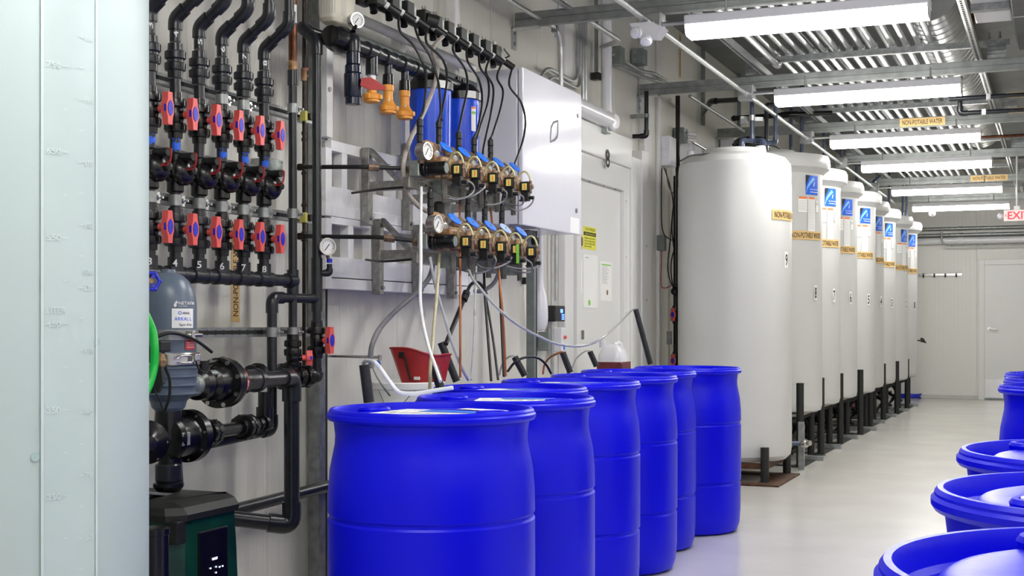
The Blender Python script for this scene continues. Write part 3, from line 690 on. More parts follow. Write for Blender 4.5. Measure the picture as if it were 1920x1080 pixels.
for i, (x, y, s) in enumerate(DR): drum(x, y, 'blue plastic drum in the right row, ' + s, 'drums along the right side', (2.2, 3.95, 2.5, 1, 2, 3)[i], .034)
q = V((.121 + .195 * math.cos(3.95), 2.046 + .195 * math.sin(3.95), .884))
tag(G().lathe([(.033, -.002), (.033, .008), (.02, .009)], q, n=24).build('bung_plug', PAPER), 'white bung plug in the second drum of the right row', 'plug')
# pipe stubs in the left drums
ST = [((692, 757), (683, 684), 'nearest drum'), ((829, 737), (813, 686), 'second drum'), ((857, 717), (827, 642), 'third drum, the longer one'), ((985, 706), (965, 669), 'fourth drum'), ((1070, 700), (1055, 661), 'fifth drum'), ((1119, 688), (1106, 659), 'sixth drum'), ((1220, 684), (1192, 580), 'last drum, the longest one')]
STUB = []
for (b, c, s) in ST:
    p = atZ(b[0], b[1], .876); D = p.y * CS - p.x * SN; q = atD(c[0], c[1], D); STUB.append((p, q))
    t = thing('dip_pipe', 'leaning dark pipe stub standing in the %s' % s, 'pipe', p, 'pipe stubs in the left drums')
    r = .0165; d = (q - p).normalized(); G().lathe([(r, .004), (r, (q - p).length), (r * .75, (q - p).length), (r * .75, (q - p).length - .03)], p, d, 20).build('tube', mat('scuffed_black_pipe', (.014, .016, .024), .35, var=.7, vscale=60) if s == 'nearest drum' else bpy.data.materials['scuffed_black_pipe'], t)
# ================================================================ VALVE WALL (left)
XP = -2.70; A = atX
CU = [281, 326, 371, 414, 455, 495]; NUMS = '345678'; ORDC = ['numbered 3, beside the foreground tank', 'numbered 4', 'numbered 5', 'numbered 6', 'numbered 7', 'numbered 8, last on the right']
z8 = lambda v: A(495, v, XP).z
ys = [A(CU[0], 500, XP).y + (A(CU[5], 500, XP).y - A(CU[0], 500, XP).y) * i / 5 for i in range(6)]
def label_on_pipe(t, s, x, y, z, r, w, h, m=PAPER, vert=False, ph=-.95):
    f = wrap(x, y, r, ph, z, .0012)
    ff = (lambda a, b, k=1: f(-b, a, k)) if vert else f
    words(G(), s, lay(ff, 1), -w / 2, -h / 2, w, h).build('painted_number', m, t, recalc=False)
for i, y in enumerate(ys):
    x = XP; r = .0185; R = random.Random(i)
    t = thing('valve_column', 'black pipe column with two red handled valves, ' + ORDC[i], 'pipe column', (x, y, 1.29), 'valve columns on the left wall')
    zb, zd = z8(92), z8(52)
    pvc(t, [(x, y, z8(132)), (x, y, zb), (x + .108, y, zd), (x + .108, y, 3.0)], r, PVC, .03, k=1.28, cap=.7)
    union(t, (x, y, z8(161)), (0, 0, 1), .0195, PVC)
    g = G(); g.cyl((x, y, z8(195)), (x, y, z8(225)), r); g.cyl((x, y, z8(285)), (x, y, z8(335)), r); g.cyl((x, y, z8(375)), (x, y, z8(430)), r); g.cyl((x, y, z8(478)), (x, y, 1.30), r); g.many('pipe', PVC, t)
    ballvalve(t, (x, y, z8(256)), .0195, (1, 0, 0), L=.056, reach=.062)
    ballvalve(t, (x, y, z8(449)), .0195, (1, 0, 0), L=.054, reach=.062, body=PVC if i in (1, 2) else BLK)
    for v in ((288, 392)[0:0]): pass
    # solenoid valve
    zc = z8(353); g = G(); g.lathe([(.024, -.065), (.028, -.06), (.028, -.03), (.036, -.02), (.036, .02), (.028, .03), (.028, .06), (.024, .066)], (x, y, zc))
    g.cyl((x, y, zc), (x + .03, y, zc), .03); s = g.build('solenoid_valve', BLK, t)
    n = V((1, -.12, 0)).normalized(); c = V((x + .032, y, zc + .004)); a, b, _ = frame(n)
    G().lathe([(.036, -.008), (.046, -.006), (.047, .006), (.044, .012), (.03, .026), (.014, .032), (.013, .05), (.002, .052)], c, n, 32).build('bonnet', BLK, s)
    g = G()
    for k in range(8): e = a * math.cos(k * PI / 4 + .4) + b * math.sin(k * PI / 4 + .4); g.cyl(c + e * .041, c + e * .041 + n * .013, .0032, n=6)
    g.many('bonnet_screw', NICK, s)
    q = V((x + .02, y - .004, zc + .05)); G().cyl(q, q + n * .062, .0135, n=20).build('coil', MATB, s)
    e = q + n * .064; g = G()
    for k in (0, 1): g.tube([e + V((-.004, -.004, .01)), e + V((.012 + k * .004, -.008, .004)), e + V((.010, -.012, -.03 - k * .01)), e + V((-.03, -.01, -.045))], .0018, 6, 6)
    g.many('lead_wire', WIRER, s)
    clamp(t, (x, y, 1.533), r, .036)
    if i in (3, 4): clamp(t, (x, y, z8(208)), r, .034)
    # blue tape scraps
    if i != 2:
        g = G(); f = wrap(x, y, r, -1.25 - .15 * (i % 2), 0, .0012)
        for (z0, hh) in ((1.735, .028), (1.70, .024)):
            n_ = 7; up = [z0 + hh + R.uniform(-.004, .003) for _ in range(n_ + 1)]; lo = [z0 + R.uniform(-.008, .008) for _ in range(n_ + 1)]
            P0 = [g.bm.verts.new(f(.004 * j, up[j], 1)) for j in range(n_ + 1)]; P1 = [g.bm.verts.new(f(.004 * j, lo[j], 1)) for j in range(n_ + 1)]
            for j in range(n_): g.bm.faces.new((P1[j], P1[j + 1], P0[j + 1], P0[j]))
        g.many('tape_scrap', BLUEP, t, 'torn blue tape', recalc=False)
    G().cyl((x, y, 1.30), (x, y, 1.345), .0255).build('tee_socket', PVC, t)
    label_on_pipe(t, NUMS[i], x, y, 1.325, .0257, .015, .024)
    label_on_pipe(t, NUMS[i], x, y, z8(120), r, .02, .014, vert=True, ph=-.8)
# header
yP1 = A(549, 500, XP).y
t = thing('valve_header', 'black horizontal header pipe joining the valve columns at the bottom', 'pipe', (XP, 3.9, 1.288))
G().cyl((XP, 3.0, 1.288), (XP, yP1, 1.288), .022, n=24).build('pipe', PVC, t)
for y in ys:
    G().lathe([(.024, -.046), (.028, -.044), (.028, -.025), (.026, -.022), (.026, .022), (.028, .025), (.028, .044), (.024, .046)], (XP, y, 1.288), (0, 1, 0), 24).build('tee_fitting', PVC, t)
band(t, (XP, yP1 - .02, 1.288), (0, 1, 0), .028, .05)
# rails
def rail(name, v0, u0, label, holes=False, X=-2.79, y1=None):
    z = A(540, v0, X).z; y1 = y1 or A(578, v0, X).y
    s = strut(name, (X, 3.0, z), (X, y1, z), label, 'rail', .036, GALV)
    G().rod((X + .0185, 3.0, z), (X + .0185, y1, z), .001, .014).build('slot_groove', SLOT, s)
    if holes:
        y = 3.3
        g = G()
        while y < 4.25: g.cyl((X + .0185, y, z), (X + .0195, y, z), .009, n=16); y += .05
        g.many('round_hole', SLOT, s)
    return z
zr1 = rail('strut_rail', 214, 0, 'galvanised wall rail behind the unions, uppermost of the three')
zr2 = rail('strut_rail', 406, 0, 'galvanised wall rail behind the lower red valves, middle of the three')
zr3 = rail('strut_rail', 622, 0, 'galvanised rail with round holes above the floor piping, lowest of the three', True)
zc = A(440, 308, -2.80).z; t = thing('wall_conduit', 'grey metal conduit behind the solenoid valves', 'conduit', (-2.82, 3.8, zc))
G().cyl((-2.82, 3.0, zc), (-2.82, A(482, 320, -2.82).y, zc), .0165).build('tube', COND, t); G().cyl((-2.82, 3.62, zc), (-2.82, 3.66, zc), .02).build('coupling', COND, t)
a, b = A(503, 295, -2.80), A(531, 352, -2.80); t = thing('wiring_box', 'flat grey metal wiring box beside valve column 8', 'box', (-2.85, a.y, b.z))
G().box((-2.88, a.y, b.z), (-2.80, b.y, a.z), .003).build('casing', GALU, t)
g = G()
for yy in (a.y + .008, b.y - .008):
    for zz in (a.z - .008, b.z + .008): g.cyl((-2.80, yy, zz), (-2.795, yy, zz), .004, n=8)
g.many('screw', COND, t)
clampY = {}
# ---- vertical risers
x1, y1_ = XP, yP1
t = thing('copper_riser', 'dark copper and black plastic riser right of the valve columns', 'pipe', (x1, y1_, 1.29))
G().cyl((x1, y1_, A(549, 130, XP).z), (x1, y1_, 3.1), .0165).build('copper_pipe', COPP, t)
w_ = wrap(x1, y1_, .0165, -1.2, 0, .001); patch(G(), w_, 0, A(549, 44, XP).z, .02, A(549, 10, XP).z, 1).build('barcode_label', PAPER, t, recalc=False)
g = G(); g.lathe([(.015, -.03), (.0165, 0), (.019, .0), (.019, .03), (.0165, .035)], (x1, y1_, A(549, 131, XP).z)); g.build('brass_adapter', BRASS, t)
band(t, (x1, y1_, A(549, 146, XP).z), (0, 0, 1), .021, .055)
G().cyl((x1, y1_, A(549, 634, XP).z), (x1, y1_, A(549, 134, XP).z), .0165).build('pipe', PVC, t)
band(t, (x1, y1_, A(549, 528, XP).z), (0, 0, 1), .0225, .09)
for z in (zr1, zr2, zr3): clamp(t, (x1, y1_, z), .0165, .036)
union(t, (x1, y1_, A(549, 650, XP).z), (0, 0, 1), .018, BLK)
ballvalve(t, (x1, y1_, A(549, 671, XP).z), .018, (.75, .66, 0), (0, 0, 1), L=.035, hl=.028, reach=.055)
yt = A(570, 300, -2.76).y
t = thing('thin_copper_line', 'thin brown copper line between the black risers', 'pipe', (-2.76, yt, 1.2))
G().cyl((-2.76, yt, A(570, 690, -2.76).z), (-2.76, yt, 3.1), .0072).build('tube', COPD, t)
for v in (140, 250, 262, 310, 325, 385, 437, 450): band(t, (-2.76, yt, A(570, v, -2.76).z), (0, 0, 1), .0105 if v != 140 else .012, .012 if v != 140 else .05, BRASS if v == 140 else COPD)
g = G(); g.cyl((-2.76, yt, A(570, 141, -2.76).z), (-2.76, yt + .03, A(570, 141, -2.76).z), .006); g.build('bleed_valve', BRASS, t); G().sph((-2.755, yt + .01, A(570, 129, -2.76).z), .008).build('red_cap', RED, t)
for z in (zr1, zr2):
    g = G(); g.box((-2.775, yt - .014, z - .02), (-2.745, yt + .004, z + .02), .002); g.build('yellow_clamp', LYEL, t); G().cyl((-2.775, yt + .02, z), (-2.735, yt + .02, z), .014).build('cushion', RUB, t)
# riser P2
xq = -2.68; y2 = A(594, 300, xq).y; zE = A(594, 78, xq).z
def z2(v): return A(594, v, xq).z
t = thing('black_riser', 'long black riser pipe with elbow at the top, left of the white frame', 'pipe', (xq, y2, .9))
yb = A(572, 52, xq - .03).y
pvc(t, [(xq, y2, z2(700)), (xq, y2, zE), (xq - .075, y2 - .0, A(574, 54, xq - .075).z), (xq - .075, y2 + .25, A(574, 54, xq - .075).z + .0)], .0185, PVC, .03, cap=.8)
band(t, (xq, y2, z2(510)), (0, 0, 1), .0225, .11); band(t, (xq, y2, z2(560)), (0, 0, 1), .0225, .10); band(t, (xq, y2, z2(608)), (0, 0, 1), .0235, .03)
ballvalve(t, (xq, y2, z2(638)), .0195, (1, -.1, 0), L=.052, reach=.055)
xg = A(612, 512, xq).y
pvc(t, [(xq, y2, z2(512)), (xq + .045, y2 + .02, z2(512)), (xq + .045, y2 + .02, z2(495))], .011, PVC, .012)
t = thing('riser_gauge', 'round steel pressure gauge on an elbow beside the black riser', 'gauge', (xq, y2, 1.3))
c = V((xq + .048, y2 + .0, z2(463))); gauge(t, c + V((.0, .0, 0)), (.80, -.6, .02), .033, .03)
G().cyl(c + V((-.008, .012, -.03)), (xq + .045, y2 + .02, z2(492)), .007).build('stem', BRASSD, t); band(t, (xq + .045, y2 + .02, z2(489)), (0, 0, 1), .011, .015, BLUEI, 'blue_seal')
# bottom of riser: elbow to the back assembly
t = thing('back_check_assembly', 'black horizontal union and check valve joining the two risers near the floor', 'pipe fitting', (xq, y2, .93))
zb = z2(706); xA = x1; c0, c1 = V((xq, y2, zb)), V((x1, y1_, A(549, 706, XP).z)); d = (c1 - c0).normalized()
pvc(t, [(xq, y2, z2(690)), c0 + V((0, 0, -.0)), c0 + d * .09], .021, PVC, .03); e2 = c1 + d * .22
union(t, c0 + d * .10, d, .024, BLK, 1.0)
G().lathe([(.024, 0), (.034, .005), (.034, .05), (.046, .06), (.05, .075), (.05, .09), (.04, .1), (.03, .12), (.024, .16)], c0 + d * .12, d, 28).build('check_valve', BLK, t)
G().cyl(c1 + d * .0, e2, .024).build('pipe', PVC, t); G().cyl(c1, (x1, y1_, A(549, 684, XP).z), .024).build('tee_socket', BLK, t)
band(t, c1 + d * .05, d, .032, .05, BLK)
G().lathe([(.03, -.03), (.05, -.028), (.05, -.012), (.042, -.008), (.042, .02), (.03, .022)], e2, d, 28).build('flange', BLK, t)
# branch tee: riser -> elbow -> down
t = thing('branch_pipe', 'black branch pipe dropping from the riser to a low elbow', 'pipe', (xq, y2, 1.2))
zt = z2(560); ya = A(510, 560, -2.72).y; a = V((-2.72, ya, zt))
pb = A(510, 806, -2.72); pvc(t, [(xq, y2 - .01, zt), a, pb, A(392, 832, -2.74)], .0185, PVC, .032)
clamp(t, (-2.72, ya, zr3), .0185, .036)
# galvanised floor-to-ceiling post
yp = A(594, 800, -2.86).y
strut('wall_post', (-2.86, yp, 0), (-2.86, yp, 3.3), 'tall galvanised channel post on the wall beside the black riser', 'post', .052, GALV, None, up=(1, 0, 0))
strut('dark_slot_strip', (-2.86, yp + .06, 0), (-2.86, yp + .06, 3.3), 'narrow dark strip for the shaded slot side of the galvanised wall post', 'post', .02, SLOT, None, up=(1, 0, 0))  # dark strip in shadow colour stands in for the post's open slot side
# ================================================================ FILTER
fy = A(316, 600, -2.5); fx, fyy = -2.5, fy.y
zf = lambda v: EYE + (CY - v) * .00162
t = thing('disc_filter', 'slate blue domed disc filter with white maker label beside the tank', 'filter', (fx, fyy, .9))
G().lathe([(.083, zf(662)), (.084, zf(640)), (.084, zf(575)), (.082, zf(560)), (.075, zf(543)), (.062, zf(528)), (.042, zf(516)), (.022, zf(511)), (.020, zf(505)), (.002, zf(504))], (fx, fyy, 0), n=56).build('dome', FILT, t)
P = [(.03, zf(775)), (.04, zf(770)), (.05, zf(764)), (.055, zf(752)), (.072, zf(742))]
for v in (738, 722, 706, 690): P += [(.078 + (738 - v) * .0002, zf(v) - .001), (.092, zf(v)), (.092, zf(v) + .003), (.080 + (738 - v) * .0002, zf(v) + .005)]
P += [(.086, zf(684)), (.088, zf(662))]
G().lathe(P, (fx, fyy, 0), n=56).build('ribbed_base', FILT, t)
G().lathe([(.086, zf(684)), (.092, zf(684)), (.094, zf(682)), (.094, zf(663)), (.092, zf(661)), (.086, zf(661))], (fx, fyy, 0), n=56).build('lower_clamp', NICK, t)
G().lathe([(.084, zf(637)), (.089, zf(637)), (.089, zf(618)), (.084, zf(618))], (fx, fyy, 0), n=56).build('upper_clamp', GALV, t)
ph = circ(357, fx, fyy, .094); e = V((math.cos(ph), math.sin(ph), 0)); s = V((-e.y, e.x, 0)); c = V((fx, fyy, 0)) + e * .1
g = G(); g.cyl(c + V((0, 0, zf(628))) - s * .02, c + V((0, 0, zf(628))) + s * .04, .006, n=8); g.box(c + V((-.008, -.008, zf(636))), c + V((.008, .008, zf(620))), .002); g.build('clamp_bolt', NICK, t)
g = G(); g.tube(fillet([c + V((0, 0, zf(672))) - s * .06 + e * .002, c + V((0, 0, zf(666))) - s * .05 + e * .005, c + V((0, 0, zf(666))) + s * .0 + e * .005, c + V((0, 0, zf(679))) + s * .0 + e * .005, c + V((0, 0, zf(679))) - s * .05 + e * .005], .01), .0025, 8)
g.box(c + s * .015 + V((-.012, -.012, zf(676))), c + s * .015 + V((.012, .012, zf(662))), .003); g.build('latch', NICK, t)
f = wrap(fx, fyy, .0845, circ(322, fx, fyy, .0845), 0, .001); wl = .075
l = patch(G(), f, 0, zf(615), wl, zf(579), 1, 12).build('maker_label', PAPER, t, 'white maker label', recalc=False)
g = G(); words(g, 'ARKAL L', lay(f, 2), .007, zf(601), .058, .010); g.build('blue_lettering', LBLUE, l, recalc=False)
g = G(); words(g, 'ARKAL', lay(f, 2), .032, zf(589.5), .026, .007); words(g, 'Spin Klin', lay(f, 2), .022, zf(612.5), .045, .010); g.build('black_lettering', INK, l, recalc=False)
g = G(); k = 16
for j in range(k):
    a0, a1 = 2 * PI * j / k, 2 * PI * (j + 1) / k
    g.quad(*[f(.024 + rr * math.cos(aa), zf(587) + rr * math.sin(aa), 2) for rr, aa in ((.0055, a0), (.0055, a1), (.0038, a1), (.0038, a0))])
g.build('ring_mark', LBLUE, l, recalc=False)
g = G(); words(g, 'NETAFIM', lay(f, 1), .020, zf(572), .060, .010); words(g, 'GROW MORE', lay(f, 1), .020, zf(575.5), .030, .003)
for (x0, s) in ((.010, .010), (.0145, .006)):
    g.bm.faces.new([g.bm.verts.new(f(x0 + s * .45 * math.cos(q) * (1 if q < PI * 10 else 1), zf(573 if s > .008 else 568) + (s * .5 * math.sin(q) if math.sin(q) < .9 else s * 1.3), 1)) for q in [2 * PI * j / 12 for j in range(12)]])
g.build('dome_lettering', PAPER, t, recalc=False)
f3 = wrap(fx, fyy, .0845, circ(347, fx, fyy, .0845), 0, .002)
rl = patch(G(), f3, 0, zf(655), .04, zf(638), 1).build('red_label', mat('red_label', (.65, .05, .06), .4, var=.05), t, recalc=False)
g = G()
for v in (643, 647, 651): patch(g, f3, .004, zf(v), .034, zf(v) + .0015, 2)
g.build('label_lines', PAPER, rl, recalc=False)
# outlet and the big front assembly to the elbow and down
zo = zf(725); o0 = V((fx, fyy, zo)); eE = A(547, 722, -2.64); eE.z = zo - .01; dO = (eE - o0).normalized()
G().cyl(o0 + dO * .05, o0 + dO * .17, .036, .034, 28).build('outlet', FILT, t)
G().lathe([(.035, .135), (.0365, .137), (.0365, .168), (.035, .17)], o0, dO, 28).build('outlet_band', GALU, t)
hoseL = lambda pts, r, nm='tube': G().tube([A(*p) for p in pts], r, 8, 8)
hoseL([(292, 632, -2.44), (320, 624, -2.42), (350, 630, -2.40), (375, 643, -2.40), (397, 660, -2.40)], .0055).build('control_tube', RUB, t)
hoseL([(306, 660, -2.38), (309, 685, -2.38), (318, 712, -2.38), (317, 745, -2.39), (308, 772, -2.42)], .0045).build('control_tube', RUB, t)
hoseL([(283, 700, -2.38), (290, 730, -2.38), (300, 752, -2.38), (306, 775, -2.42)], .003).build('control_tube', RUB, t)
hoseL([(365, 668, -2.40), (372, 690, -2.40), (385, 700, -2.40), (392, 690, -2.40), (386, 678, -2.42)], .003).build('control_tube', RUB, t)
g = G(); q = A(308, 648, -2.40); g.box(q + V((-.02, -.03, -.018)), q + V((.01, .02, .014)), .004); g.box(q + V((-.02, -.05, -.05)), q + V((.0, -.02, .0)), .004); g.build('pilot_block', MATB, t)
q = A(303, 676, -2.38); g = G(); g.lathe([(.008, -.02), (.012, -.01), (.014, .0), (.010, .012), (.006, .02)], q, (0, 0, 1), 12); g.build('brass_nipple', BRASS, t)
q = A(288, 710, -2.40); G().prism([(-.03, -.04), (.02, -.04), (.035, -.01), (.03, .035), (-.03, .04)], q, (.9, .3, 0), (0, 0, 1), .02).build('black_guard', MATB, t)
t = thing('flanged_valve', 'black bolted flange valve between the filter and the grey elbow', 'valve', o0 + dO * .35)
fl = lambda h: o0 + dO * h
G().lathe([(.036, .17), (.05, .18), (.052, .215), (.040, .22), (.040, .25), (.056, .262), (.061, .30), (.061, .328), (.083, .330), (.083, .352), (.078, .354), (.078, .358), (.083, .36), (.083, .380), (.066, .382), (.060, .40), (.049, .425), (.0475, .50)], o0, dO, 44).build('valve_body', BLK, t)
a, b, _ = frame(dO); g = G()
for k in range(8):
    e = a * math.cos(k * PI / 4 + .3) + b * math.sin(k * PI / 4 + .3); g.cyl(fl(.325) + e * .074, fl(.392) + e * .074, .008, n=6)
g.many('flange_bolt', NICK, t)
q = fl(.24) + V((.03, 0, .035)); G().sph(q, .018, 1, 1, .6).build('grey_cap', GALU, t)
g = G(); g.cyl(fl(.2) + V((0, 0, .062)), fl(.36) + V((0, 0, .075)), .006, n=8); g.cyl(fl(.33) + V((0, 0, .072)), fl(.37) + V((0, 0, .076)), .011, n=8); g.build('control_line', BLK, t)
G().cyl(fl(.22), fl(.22) + V((0, 0, .075)), .022).build('neck', BLK, t)
e0 = V((2.6, -4.1, .2)); e0 = (e0 - dO * e0.dot(dO)).normalized(); ez = dO.cross(e0); ez = ez if ez.z > 0 else -ez
ct2 = lambda x, y, k=1: fl(.432 + x) + (e0 * math.cos(y / .0485) + ez * math.sin(y / .0485)) * (.0485 + .0008 * k)
def vpatch(y0, y1): 
    g = G(); T = [[g.bm.verts.new(ct2(x, y0 + (y1 - y0) * i / 6, 1)) for i in range(7)] for x in (0, .034)]
    for i in range(6): g.bm.faces.new((T[0][i], T[0][i + 1], T[1][i + 1], T[1][i]))
    return g.build('drain_marker', bpy.data.materials['red_label'], t, 'red and white marker')
m_ = vpatch(.012, .040); G().bm.free(); g = G(); g.bm.faces.new([g.bm.verts.new(ct2(x, y, 2)) for x, y in ((.004, .018), (.017, .034), (.030, .018), (.022, .018), (.022, .014), (.012, .014), (.012, .018))]); g.build('arrow', PAPER, m_, recalc=False)
m_ = vpatch(-.050, .004); words(G(), 'DRAIN', lambda x, y, k=1: ct2(.007 + y, .000 - x, 2), 0, 0, .046, .02).build('lettering', PAPER, m_, recalc=False)
t = thing('drop_pipe', 'thick dark grey pipe with big elbow going down to the pump', 'pipe', eE)
lo = V((eE.x, eE.y, A(547, 985, eE.x).z)); pe = A(436, 972, -2.80)
pvc(t, [fl(.47), eE, lo, pe], .029, PVC, .055, k=1.25, cap=.8)
band(t, fl(.56), dO, .039, .16, PVC); band(t, fl(.62), dO, .042, .03, PVC)
t = thing('low_cross_pipe', 'dark sloping pipe low on the wall behind the drop pipe', 'pipe', (-2.8, 4.2, .35))
G().cyl(A(425, 960, -2.82), A(640, 905, -2.82), .024, n=20).build('pipe', PVC, t)
# black hydraulic valve under the filter
vc = A(352, 820, -2.5); t = thing('hydraulic_valve', 'large round black hydraulic valve below the disc filter', 'valve', vc)
o = V((fx, fyy, zf(822))); d = V((0, 1, 0)); 
G().lathe([(.04, -.06), (.066, -.05), (.07, -.03), (.062, -.02), (.062, .04), (.066, .05), (.082, .055), (.082, .085), (.074, .095), (.05, .10), (.04, .12)], o + V((0, .03, 0)), d, 44).build('valve_body', BLK, t)
g = G()
for k in range(8): e = V((math.cos(k * PI / 4 + .2), 0, math.sin(k * PI / 4 + .2))); g.cyl(o + e * .074 + V((0, .08, 0)), o + e * .074 + V((0, .118, 0)), .0045, n=6)
g.many('flange_bolt', NICK, t)
c = A(277, 830, -2.42); nn = V((.75, -.65, 0)).normalized()
G().lathe([(.04, -.03), (.06, -.025), (.064, -.01), (.062, 0), (.045, .012), (.03, .02), (.02, .032), (.002, .034)], c, nn, 36).build('side_cover', BLK, t)
a, b, _ = frame(nn); g = G()
for k in range(6): e = a * math.cos(k * PI / 3) + b * math.sin(k * PI / 3); g.cyl(c + e * .054, c + e * .054 + nn * .006, .004, n=6)
g.many('cover_bolt', BRASSD, t)
G().cyl(o, (fx, fyy, zf(765)), .045, .04).build('neck', BLK, t)
g = G(); g.box(o + V((.055, -.02, -.02)), o + V((.066, .02, .02)), .002); g.build('name_plate', GALU, t)
pvc(t, [o, A(322, 912, -2.5)], .036, BLK); G().lathe([(.036, zf(905)), (.04, zf(900)), (.04, zf(872)), (.036, zf(869))], (fx, fyy, 0)).build('grey_collar', PVC, t)
G().lathe([(.03, zf(925)), (.046, zf(912)), (.046, zf(906)), (.036, zf(903))], (fx, fyy, 0)).build('lower_nut', BLK, t)
t = thing('suction_line', 'black pipe with two unions running right from the hydraulic valve', 'pipe', (-2.6, 3.9, .8))
p, q = o + V((0, .13, 0)), A(482, 797, -2.66); G().cyl(p, q, .022).build('pipe', BLK, t); d = (q - p).normalized(); L = (q - p).length
union(t, p + d * L * .22, d, .024, BLK); union(t, p + d * L * .80, d, .025, BLK)
pvc(t, [q, A(497, 790, -2.66), A(497, 735, -2.66)], .026, BLK, .03)
t = thing('steel_angle', 'galvanised angle bar above the pump', 'bracket', (-2.5, 3.4, .6))
g = G(); g.rod(A(250, 922, -2.42), A(345, 930, -2.50), .03, .008); g.rod(A(250, 930, -2.44), A(340, 936, -2.52), .006, .03); g.build('angle', GALV, t)
# pump
t = thing('booster_pump', 'dark green booster pump with black lid and control panel on the floor', 'pump', (-2.5, 3.22, 0))
PX, PY0, PY1 = -2.30, 3.09, 3.415
g = G(); Rg = []
for z, e in ((.01, .03), (.2, .018), (.45, 0), (.562, -.012)): Rg.append([g.bm.verts.new((x, y, z)) for x, y in ((-2.80, PY0 - e * .3), (PX - .04, PY0 - e * .3), (PX, PY0 + .04), (PX, PY1 + e - .03), (PX - .03, PY1 + e), (-2.80, PY1 + e))])
g.loft(Rg).build('pump_casing', PUMPG, t)
g = G(); Rg = []
for z, e in ((.562, .008), (.58, .010), (.60, -.005), (.615, -.04)): Rg.append([g.bm.verts.new((x, y, z)) for x, y in ((-2.81 - e, PY0 - e), (PX - .04 + e, PY0 - e), (PX + e, PY0 + .04), (PX + e, PY1 - .03), (PX - .03, PY1 + e), (-2.81, PY1 + e))])
g.loft(Rg).build('lid', MATB, t)
g = G(); g.box((PX - .045, PY0 + .0, .50), (PX + .003, PY0 + .045, .565), .004); g.build('lid_tab', MATB, t)
a, b = A(371, 998, PX), A(428, 1078, PX); b.z -= .02
pn = G().box((PX - .005, a.y, b.z), (PX + .008, b.y - .01, a.z), .005).build('control_panel', BLK, t)
g = G(); w = (b.y - a.y); f = flat((PX + .009, a.y, b.z), (0, 1, 0), (0, 0, 1), .001); hh = a.z - b.z
words(g, 'BOOST', f, w * .38, hh * .47, w * .17, .007)
for px_, pz_ in ((.3, .33), (.48, .33), (.60, .31), (.70, .31), (.48, .23)): patch(g, f, w * px_, hh * pz_, w * px_ + .006, hh * pz_ + .004)
g.build('indicator', LEDW, pn, recalc=False)
q = atD(291, 988, 3.5); t = thing('black_canister', 'black cylinder with round cap beside the pump', 'canister', (q.x, q.y, 0))
G().lathe([(.034, .001), (.036, .01), (.036, q.z - .02), (.038, q.z - .018), (.038, q.z - .004), (.03, q.z)], (q.x, q.y, 0), n=28).build('body', BLK, t)
# green hose, brass end, blue handwheel
t = hose('green_hose', [A(*p) for p in ((267, 578, -2.36), (276, 597, -2.35), (286, 622, -2.34), (290, 655, -2.33), (288, 690, -2.33), (279, 722, -2.33), (268, 745, -2.33), (258, 780, -2.33), (250, 830, -2.33), (246, 940, -2.33))] + [V((-2.36, 2.92, .25)), V((-2.33, 2.93, .03))], .0125, GREENH, 'bright green garden hose hanging beside the foreground tank')
t = thing('hose_bib', 'brass hose bib with blue handwheel above the green hose', 'tap', A(272, 560, -2.36))
c = A(282, 527, -2.36); nn = V((.75, -.6, .1)).normalized(); a, b, _ = frame(nn); g = G()
g.tube([c + (a * math.cos(k * PI / 10) + b * math.sin(k * PI / 10)) * (.024 + .0018 * math.cos(k * PI / 10 * 6)) for k in range(21)], .005, 8)
for k in range(3): e = a * math.cos(k * 2.094) + b * math.sin(k * 2.094); g.rod(c, c + e * .024, .008, .004, nn)
for k in range(6): e = a * math.cos(k * PI / 3) + b * math.sin(k * PI / 3); g.sph(c + e * .027, .006, n=8)
g.build('handwheel', BLUEI, t); G().cyl(c - nn * .03, c + nn * .006, .008).build('spindle', BRASS, t)
pts = [(.013, 0), (.015, .003), (.010, .012), (.010, .02), (.014, .024), (.014, .035), (.009, .04), (.009, .055)]
G().lathe(pts, A(267, 566, -2.36), (-.1, 0, 1), 14).build('threaded_end', BRASS, t)
G().lathe([(.0135, 0), (.0135, .004), (.0125, .005), (.0135, .008), (.0125, .011), (.0135, .014), (.0135, .02)], A(270, 577, -2.36), (-.25, -.1, 1), 14).build('copper_ferrule', COPP, t)
# amber marker on the wall low left
a, b = A(434, 604, WX + .002), A(450, 536, WX + .002)
t = thing('wall_marker', 'amber NON-POTABLE marker strip stuck vertically on the wall below the header', 'sign', (WX, a.y, a.z))
w = b.y - a.y; f = flat((WX, b.y, a.z - .0), (0, 0, 1), (0, -1, 0), .001)
marker(t, f, 0, 0, .38, w)
# cream jug hanging at the top
a, b = A(598, 44, -2.70), A(634, 0, -2.70)
t = thing('hanging_tag', 'cream plastic bottle with printed label hanging at the top of the wall', 'bottle', (-2.66, a.y, a.z))
g = G(); Rg = []
yc, hw = (a.y + b.y) / 2, (b.y - a.y) * .62
for z, k in ((0, .70), (.006, .85), (.02, .97), (.05, 1), (.22, 1), (.26, .9), (.29, .4), (.34, .38)):
    Rg.append([g.bm.verts.new((-2.66 + .045 * k * math.copysign(abs(math.cos(q)) ** .5, math.cos(q)), yc + hw * k * math.copysign(abs(math.sin(q)) ** .5, math.sin(q)), a.z + z)) for q in [2 * PI * j / 32 for j in range(32)]])
g.loft(Rg).build('bottle_body', mat('cream_plastic', (.70, .66, .55), .4, var=.08), t)
g = G()
for i in range(4):
    y = yc - hw * .55 + i * .012; g.box((-2.613, y, a.z + .03), (-2.6125, y + .0015, a.z + .14))
for i in range(7): g.box((-2.69 + i * .012, yc - hw - .0008, a.z + .03), (-2.688 + i * .012, yc - hw, a.z + .15))
g.build('fine_print', GINK, t)
G().cyl((-2.66, yc, a.z + .3), (-2.66, yc, a.z + .6), .006).build('hook_rod', GALV, t)
